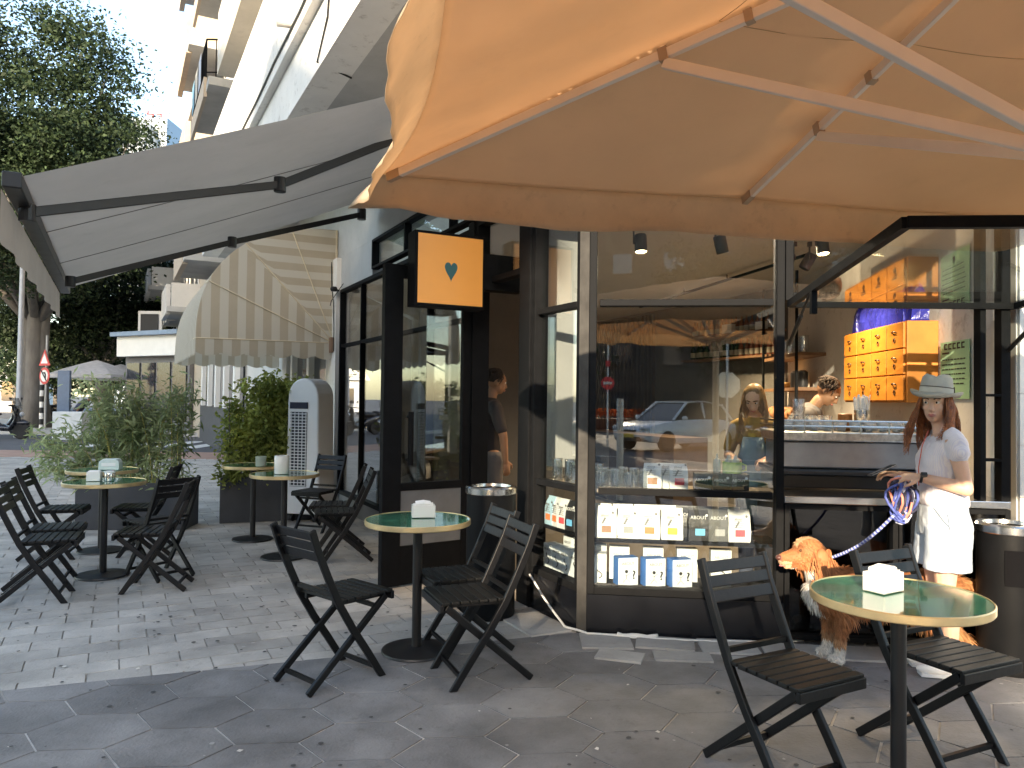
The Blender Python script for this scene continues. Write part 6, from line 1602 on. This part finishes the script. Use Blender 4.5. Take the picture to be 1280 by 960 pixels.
tag(g.build('red_flowers', M('red_petal', (.62,.07,.05), .7, var=.3)), 'cluster of red flowers hanging on the tan building', 'flowers')
B3 = apartment('white low balconied house with plants on its balconies behind the pavilion shop', 34.5, 46, 9.2, white_plaster, (plaster, cream_plaster), (3.6,6.4), ((34.8,39,1.6,'solid'),(40,45,1.4,'solid')))
# pavilion shop with blue trim
pv = thing('pavilion_shop', 'low white flat roofed shop pavilion with a blue grey roof edge behind the parasols', 'building', S2(32, 1.4, -.02))
a0, a1 = atY(146,430,30), atY(226,430,28.2); dv = (a1-a0); dv.z = 0; bk_ = V((-dv.y,dv.x,0)).normalized()
if bk_.y < 0: bk_ = -bk_
fp = V((a0.x,a0.y,0))
g = MB(); g.slab(fp+V((0,0,2.95)), dv, bk_*5, (0,0,.78)); g.build('fascia', white_paint, pv, world=True)
g = MB(); g.slab(fp-bk_*.25-dv*.02+V((0,0,3.73)), dv*1.04, bk_*5.4, (0,0,.16)); g.build('roof', M('blue_grey_trim', (.22,.30,.40), .6), pv, world=True)
g = MB(); g.slab(fp+bk_*.4+V((0,0,0)), dv, bk_*.2, (0,0,2.95)); g.build('wall', M('shopfront_grey', (.2,.2,.21), .7), pv, world=True)
for k in range(4): g = MB(); g.slab(fp+dv*(.05+k*.24)+bk_*.33+V((0,0,.5)), dv*.2, bk_*.06, (0,0,2.2)); g.build('window', wmat, pv, world=True)
g = MB(); g.box(fp+dv*.17+bk_*1+V((0,0,4.35)), (.95,.1,.95)); g.box(fp+dv*.17+bk_*1+V((0,-.06,4.35)), (.7,.1,.7), 1); g.build('roof_gate', [cream_plaster, ink], pv, world=True)
# plants on the low balconies
plant_l = leaf_mat('balcony_leaf', (.05,.10,.03), (.12,.16,.05))
for k,(px_,py_,Y_) in enumerate(((222,377,33.6),(200,420,33))):
    c_ = atY(px_,py_,Y_); t = thing('balcony_plant', ['trailing green plant along the white house balcony','dark bushy plant on the roof of the pavilion shop'][k], 'plant', c_); pts_ = clumps((c_.x,c_.y,c_.z),(1.1-.6*k,.3,.25+.3*k),40,20,.1); leaves(pts_, .14, .5, 'foliage', plant_l, t, world=True)
# far high rise with red roof letters
ht_ = thing('high_rise', 'distant pale blue high rise with red letters on its roof', 'building', (atY(190,300,150).x,150,0)); bl = M('tower_blue_glass', (.10,.17,.26), .3, var=.1, vs=.1); bl2 = M('tower_pale_wall', (.22,.26,.30), .8, var=.06, vs=.1)  # even blue and blue grey tower colours
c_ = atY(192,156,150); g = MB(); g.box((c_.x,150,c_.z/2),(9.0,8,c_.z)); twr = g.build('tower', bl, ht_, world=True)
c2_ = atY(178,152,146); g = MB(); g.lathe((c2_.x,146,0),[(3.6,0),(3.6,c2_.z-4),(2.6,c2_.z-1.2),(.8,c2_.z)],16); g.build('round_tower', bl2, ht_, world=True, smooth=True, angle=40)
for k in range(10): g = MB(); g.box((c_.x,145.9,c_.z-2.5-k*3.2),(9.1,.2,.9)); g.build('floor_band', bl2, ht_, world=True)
rl = M('red_letters', (.6,.03,.05), .5); g = MB(); p = atY(196.5,147.5,149)
def seg(x,z,w_,h_): g.box((p.x+x,149,p.z+z),(w_,.3,h_))
seg(.35,.75,1.0,.30); seg(.75,.0,.30,1.5); seg(.3,-.75,1.5,.30); seg(-1.35,.75,1.3,.30); seg(-.85,.25,.3,1.0); seg(-1.1,-.5,.3,.8); seg(-1.85,1.05,.28,.7)
g.build('letters', rl, ht_, world=True)
# pale house behind the lamp pole at the far left
t = thing('far_house', 'distant pale house with a sloping white roof behind the lamp pole', 'building', (atY(-10,470,60).x,60,0)); c_ = atY(4,455,60)
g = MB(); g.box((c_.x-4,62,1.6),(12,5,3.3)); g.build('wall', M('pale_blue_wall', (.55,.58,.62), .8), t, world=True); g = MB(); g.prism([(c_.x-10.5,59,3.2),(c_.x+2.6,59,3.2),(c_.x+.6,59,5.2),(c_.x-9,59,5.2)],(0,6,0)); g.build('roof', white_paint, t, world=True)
for k in range(4): g = MB(); g.box((c_.x-8+k*3,59.45,1.6),(1.4,.1,1.5)); g.build('window', wmat, t, world=True)
# trees and shrubs filling the far end of the street
for k,(px_,Y_,h_,r_) in enumerate(((72,46,4.5,2.6),(128,52,6,3.4),(168,47,4.6,2.2),(20,58,6,4),(-30,50,8,5))):
    c_ = atY(px_,480,Y_); tree('street_tree', ['small leafy tree behind the road sign','rounded dark tree beyond the far parasols','small tree at the corner of the pavilion shop','pale green tree beside the distant pale house','wide tree at the far end of the street'][k], (c_.x,Y_,.05), .22, h_*.45, [((c_.x,Y_,h_*.68),(r_,r_,h_*.36))], 70, 50, .28, ficus_leaf if k%2==0 else dark_leaf, .5, 5)
# ================================================================== the other side of the street, behind the camera (reflected in the glass, building blocks added to cast the long shade)
opp = cream_plaster
def block(label, x0, x1, y, h, wall, dp=10, fm=white_paint):  # unseen blocks, sized to shape the shade and darken the window reflections
    t = thing('apartment_building', label, 'building', ((x0+x1)/2, y, -.02)); g = MB(); g.box(((x0+x1)/2,y-dp/2,h/2),(x1-x0,dp,h)); g.build('wall', wall, t, world=True)
    g = MB(); g.box(((x0+x1)/2,y-dp/2,h+.15),(x1-x0+.4,dp+.4,.3)); g.build('roof', plaster, t, world=True)
    nx = int((x1-x0)/3.2); nz = int(h/3.1)
    for i in range(nx):
        for j in range(nz):
            x = x0+(i+.5)*(x1-x0)/nx; z = 1.4+j*3.1
            g = MB(); g.box((x,y+.03,z),(1.5,.1,1.5)); f_ = g.build('window_frame', fm, t, world=True); g = MB(); g.box((x,y+.09,z),(1.3,.02,1.3)); g.build('pane', far_glass, f_, world=True)
block('five storey cream block added unseen across the road to shade the striped awning', -16.5, -10.2, -21, 13.6, cream_plaster)
block('seven storey beige block added unseen across the road to shade the far street', -46, -16.7, -21, 20.4, beige_plaster)
block('long four storey brown block added beyond the trees to darken the glass reflections', -6, 18, -42, 15.5, M('brown_plaster', (.06,.052,.045), .85), 10, M('brown_plaster', (.06,.052,.045), .85))
block('last four storey block added across the road to darken the glass reflections', 18.2, 50, -42, 14, plaster)
block('narrow four storey grey block added unseen across the road to shade the hanging sign', -10.0, -7.15, -21, 10.8, plaster, 1.6)
block('white back block added in the second row across the road to shade the forecourt', -20, -7.8, -34, 11.3, white_plaster, 4)
# low crowns across the road, dark in the reflections
for k,(x,y,h_,r_) in enumerate(((3.4,-21,5.4,1.9),(-5.5,-18,5.2,2.4),(6.5,-24,9.5,3.6),(12,-22,9.5,3.8),(2.0,-26,9,3.2),(17,-19,9,3.6))):
    tree('street_tree', ['small round tree across the road, behind the parked red car','bushy tree across the road by the grey building','wide tree across the road, one before the last of the row','tall tree across the road in the middle of the row','slim tree across the road, set back from the kerb','last big tree of the row across the road'][k], (x,y,-.02), .2, h_*.42, [((x,y,h_*.68),(r_,r_,h_*.33))], 110, 70, .24, dark_leaf, .48, 5)
# parked car
carw = M('white_car_paint', (.76,.77,.78), .25, var=.02, coat=.8); cglass = M('car_glass', (.015,.018,.02), .06, spec=.8); cblk = M('car_black_trim', (.015,.015,.016), .5)
def car(loc, rz, label, paint):
    t = thing('parked_car', label, 'car', loc, rz, 'cars parked across the road')
    secs = [(-2.08,.42,.62,.62,.66),(-1.95,.30,.80,.76,.78),(-1.2,.24,.93,.84,.84),(-.2,.22,.93,.85,.85),(.75,.22,.92,.85,.84),(1.45,.25,.84,.82,.80),(1.95,.30,.72,.74,.74),(2.10,.42,.60,.60,.66)]
    vs=[];fs=[]
    for x,z0,z1,w0,w1_ in secs:
        vs += [(x,-w0*.92,z0),(x,-w0,(z0+z1)/2),(x,-w1_*.93,z1),(x,w1_*.93,z1),(x,w0,(z0+z1)/2),(x,w0*.92,z0)]
    for i in range(len(secs)-1):
        for j in range(6): fs.append((i*6+j,i*6+(j+1)%6,(i+1)*6+(j+1)%6,(i+1)*6+j))
    fs += [(5,4,3,2,1,0), tuple(len(secs)*6-6+j for j in range(6))]
    g = MB(); g.add(vs,fs); bd = g.build('body', paint, t, smooth=True, bevel=.03)
    g = MB(); roof = [(-1.85,.92,.70),(-1.45,1.36,.58),(-.6,1.47,.58),(.25,1.44,.58),(1.05,.93,.70)]; vs=[];fs=[]
    for x,z,w_ in roof: vs += [(x,-w_,z),(x,w_,z)]
    for x in (-1.85,1.05): pass
    g.prism([(x,0,z) for x,z,_ in roof],(0,.001,0)) if 0 else None
    lo = [(-1.75,.90),(-1.4,1.33),(-.6,1.44),(.25,1.41),(1.0,.90)]
    k=len(lo); vs=[(x,-(.74 if z<1 else .58),z) for x,z in lo]+[(x,(.74 if z<1 else .58),z) for x,z in lo]; fs=[tuple(range(k)),tuple(range(2*k-1,k-1,-1))]+[(i,k+i,k+(i+1)%k,(i+1)%k) for i in range(k)]
    g.add(vs,fs); g.build('window', cglass, t)
    g = MB(); g.add([(x,s*.585,z+.012) for x,z in lo[1:4] for s in (-1,1)]+[(x,s*.6,z+.05) for x,z in lo[1:4] for s in (-1,1)], [(6,7,9,8),(8,9,11,10),(0,2,3,1),(2,4,5,3),(0,1,7,6),(4,10,11,5),(0,6,8,2),(2,8,10,4),(1,3,9,7),(3,5,11,9)]); 
    for s in (-1,1):
        g.beam((.98,s*.73,.92),(.25,s*.59,1.44),.06,.05); g.beam((-1.72,s*.74,.92),(-1.4,s*.59,1.38),.1,.06); g.beam((-.45,s*.70,.95),(-.45,s*.59,1.44),.08,.04)
    g.build('roof', paint, t)
    for x in (-1.28,1.30):
        for s in (-1,1):
            g = MB(); g.lathe((x,s*.76,.31),[(.2,-.10),(.29,-.10),(.31,-.07),(.31,.07),(.29,.10),(.2,.10)],24,rot=Matrix.Rotation(R(90),3,'X')); wh = g.build('wheel', tyre, t, smooth=True, angle=40); g = MB(); g.lathe((x,s*.80,.31),[(.20,-.05),(.20,.05)],20,rot=Matrix.Rotation(R(90),3,'X')); g.build('rim', alu, wh)
    for s in (-1,1):
        g = MB(); g.ell((1.98,s*.56,.68),(.14,.17,.07),14,8); g.build('headlight', M('headlamp_glass', (.6,.62,.65), .1), t, smooth=True); g = MB(); g.ell((.72,s*.93,.98),(.07,.1,.07),10,6); g.build('mirror', paint, t, smooth=True)
    g = MB(); g.box((2.07,0,.60),(.09,.62,.07)); g.box((2.06,0,.38),(.08,.95,.14)); g.build('grille', cblk, t, bevel=.02); g = MB(); g.box((2.125,0,.47),(.02,.50,.11)); g.build('number_plate', M('yellow_plate', (.75,.52,.06), .5), t)
    return t
car((.35,-14.3,-.02), math.atan2(.78,-.63), 'white hatchback parked across the road, seen only in the window glass', carw)
car((4.6,-15.6,-.02), math.atan2(.35,-.95), 'dull red hatchback parked across the road beyond the white one', M('red_car_paint', (.30,.05,.03), .3, coat=.8))
def rp(px_, py_, D):   # a thing seen mirrored in the front glass at virtual depth D -> where it really stands
    v_ = atY(px_, py_, D); n_ = -NF; d_ = n_.dot(A); k = 2*(v_.dot(n_)-d_); return v_ - n_*k
q = rp(910,480,22); t = thing('stop_sign', 'octagonal stop sign on a thin pale pole, seen from behind in the glass', 'road sign', (q.x,q.y,-.02), math.atan2(W.y,W.x)); g = MB(); g.cyl((0,0,0),(0,0,3.4),.035,8); g.build('pole', white_paint, t)
g = MB(); g.lathe((0,-.05,q.z),[(.40,-.01),(.40,.01)],8,rot=Matrix.Rotation(R(22.5),3,'Y') @ Matrix.Rotation(R(90),3,'X')); g.build('plate', alu, t)
q = rp(760,478,24); t = thing('no_entry_sign', 'round red no entry sign with a white bar on a pole across the road', 'road sign', (q.x,q.y,-.02), math.atan2(W.y,W.x)); g = MB(); g.cyl((0,0,0),(0,0,3.4),.03,8); g.build('pole', white_paint, t)
g = MB(); g.lathe((0,.05,q.z),[(.21,-.01),(.21,.01)],24,rot=Matrix.Rotation(R(90),3,'X')); pl = g.build('plate', M('signal_red', (.75,.05,.06), .5), t); g = MB(); g.box((0,.065,q.z),(.28,.012,.08)); g.build('bar', wsg, pl)  # one plain red without emission, shared by plate and signal box
g = MB(); g.box((0,.06,q.z+.62),(.14,.12,.18)); g.build('signal_box', M('signal_red', (.75,.05,.06), .5), t)
q = rp(775,560,11); t = thing('street_post', 'slim pale post across the pavement, seen in the glass of the cafe', 'post', (q.x,q.y,-.02)); g = MB(); g.cyl((0,0,0),(0,0,1.5),.05,10); g.build('post', white_paint, t)
# low orange flower trough along the far kerb
t = thing('flower_trough', 'long low trough of orange red flowers across the road', 'flower trough', rp(810,520,36)); q0_, q1_ = rp(735,515,36), rp(900,515,36); q0_.z = q1_.z = 0
g = MB(); g.beam(q0_+V((0,0,.3)), q1_+V((0,0,.3)), .5, .6); g.build('trough', M('rust_trough', (.25,.08,.04), .7), t, world=True); pts_ = np.array([tuple(q0_.lerp(q1_, random.random())+V((random.gauss(0,.15),random.gauss(0,.15),.7+random.random()*.35))) for k in range(2600)]); leaves(pts_, .10, .7, 'flowers', M('orange_petal', (.55,.13,.04), .7, var=.4, attr=.4, trans=.3), t, world=True)
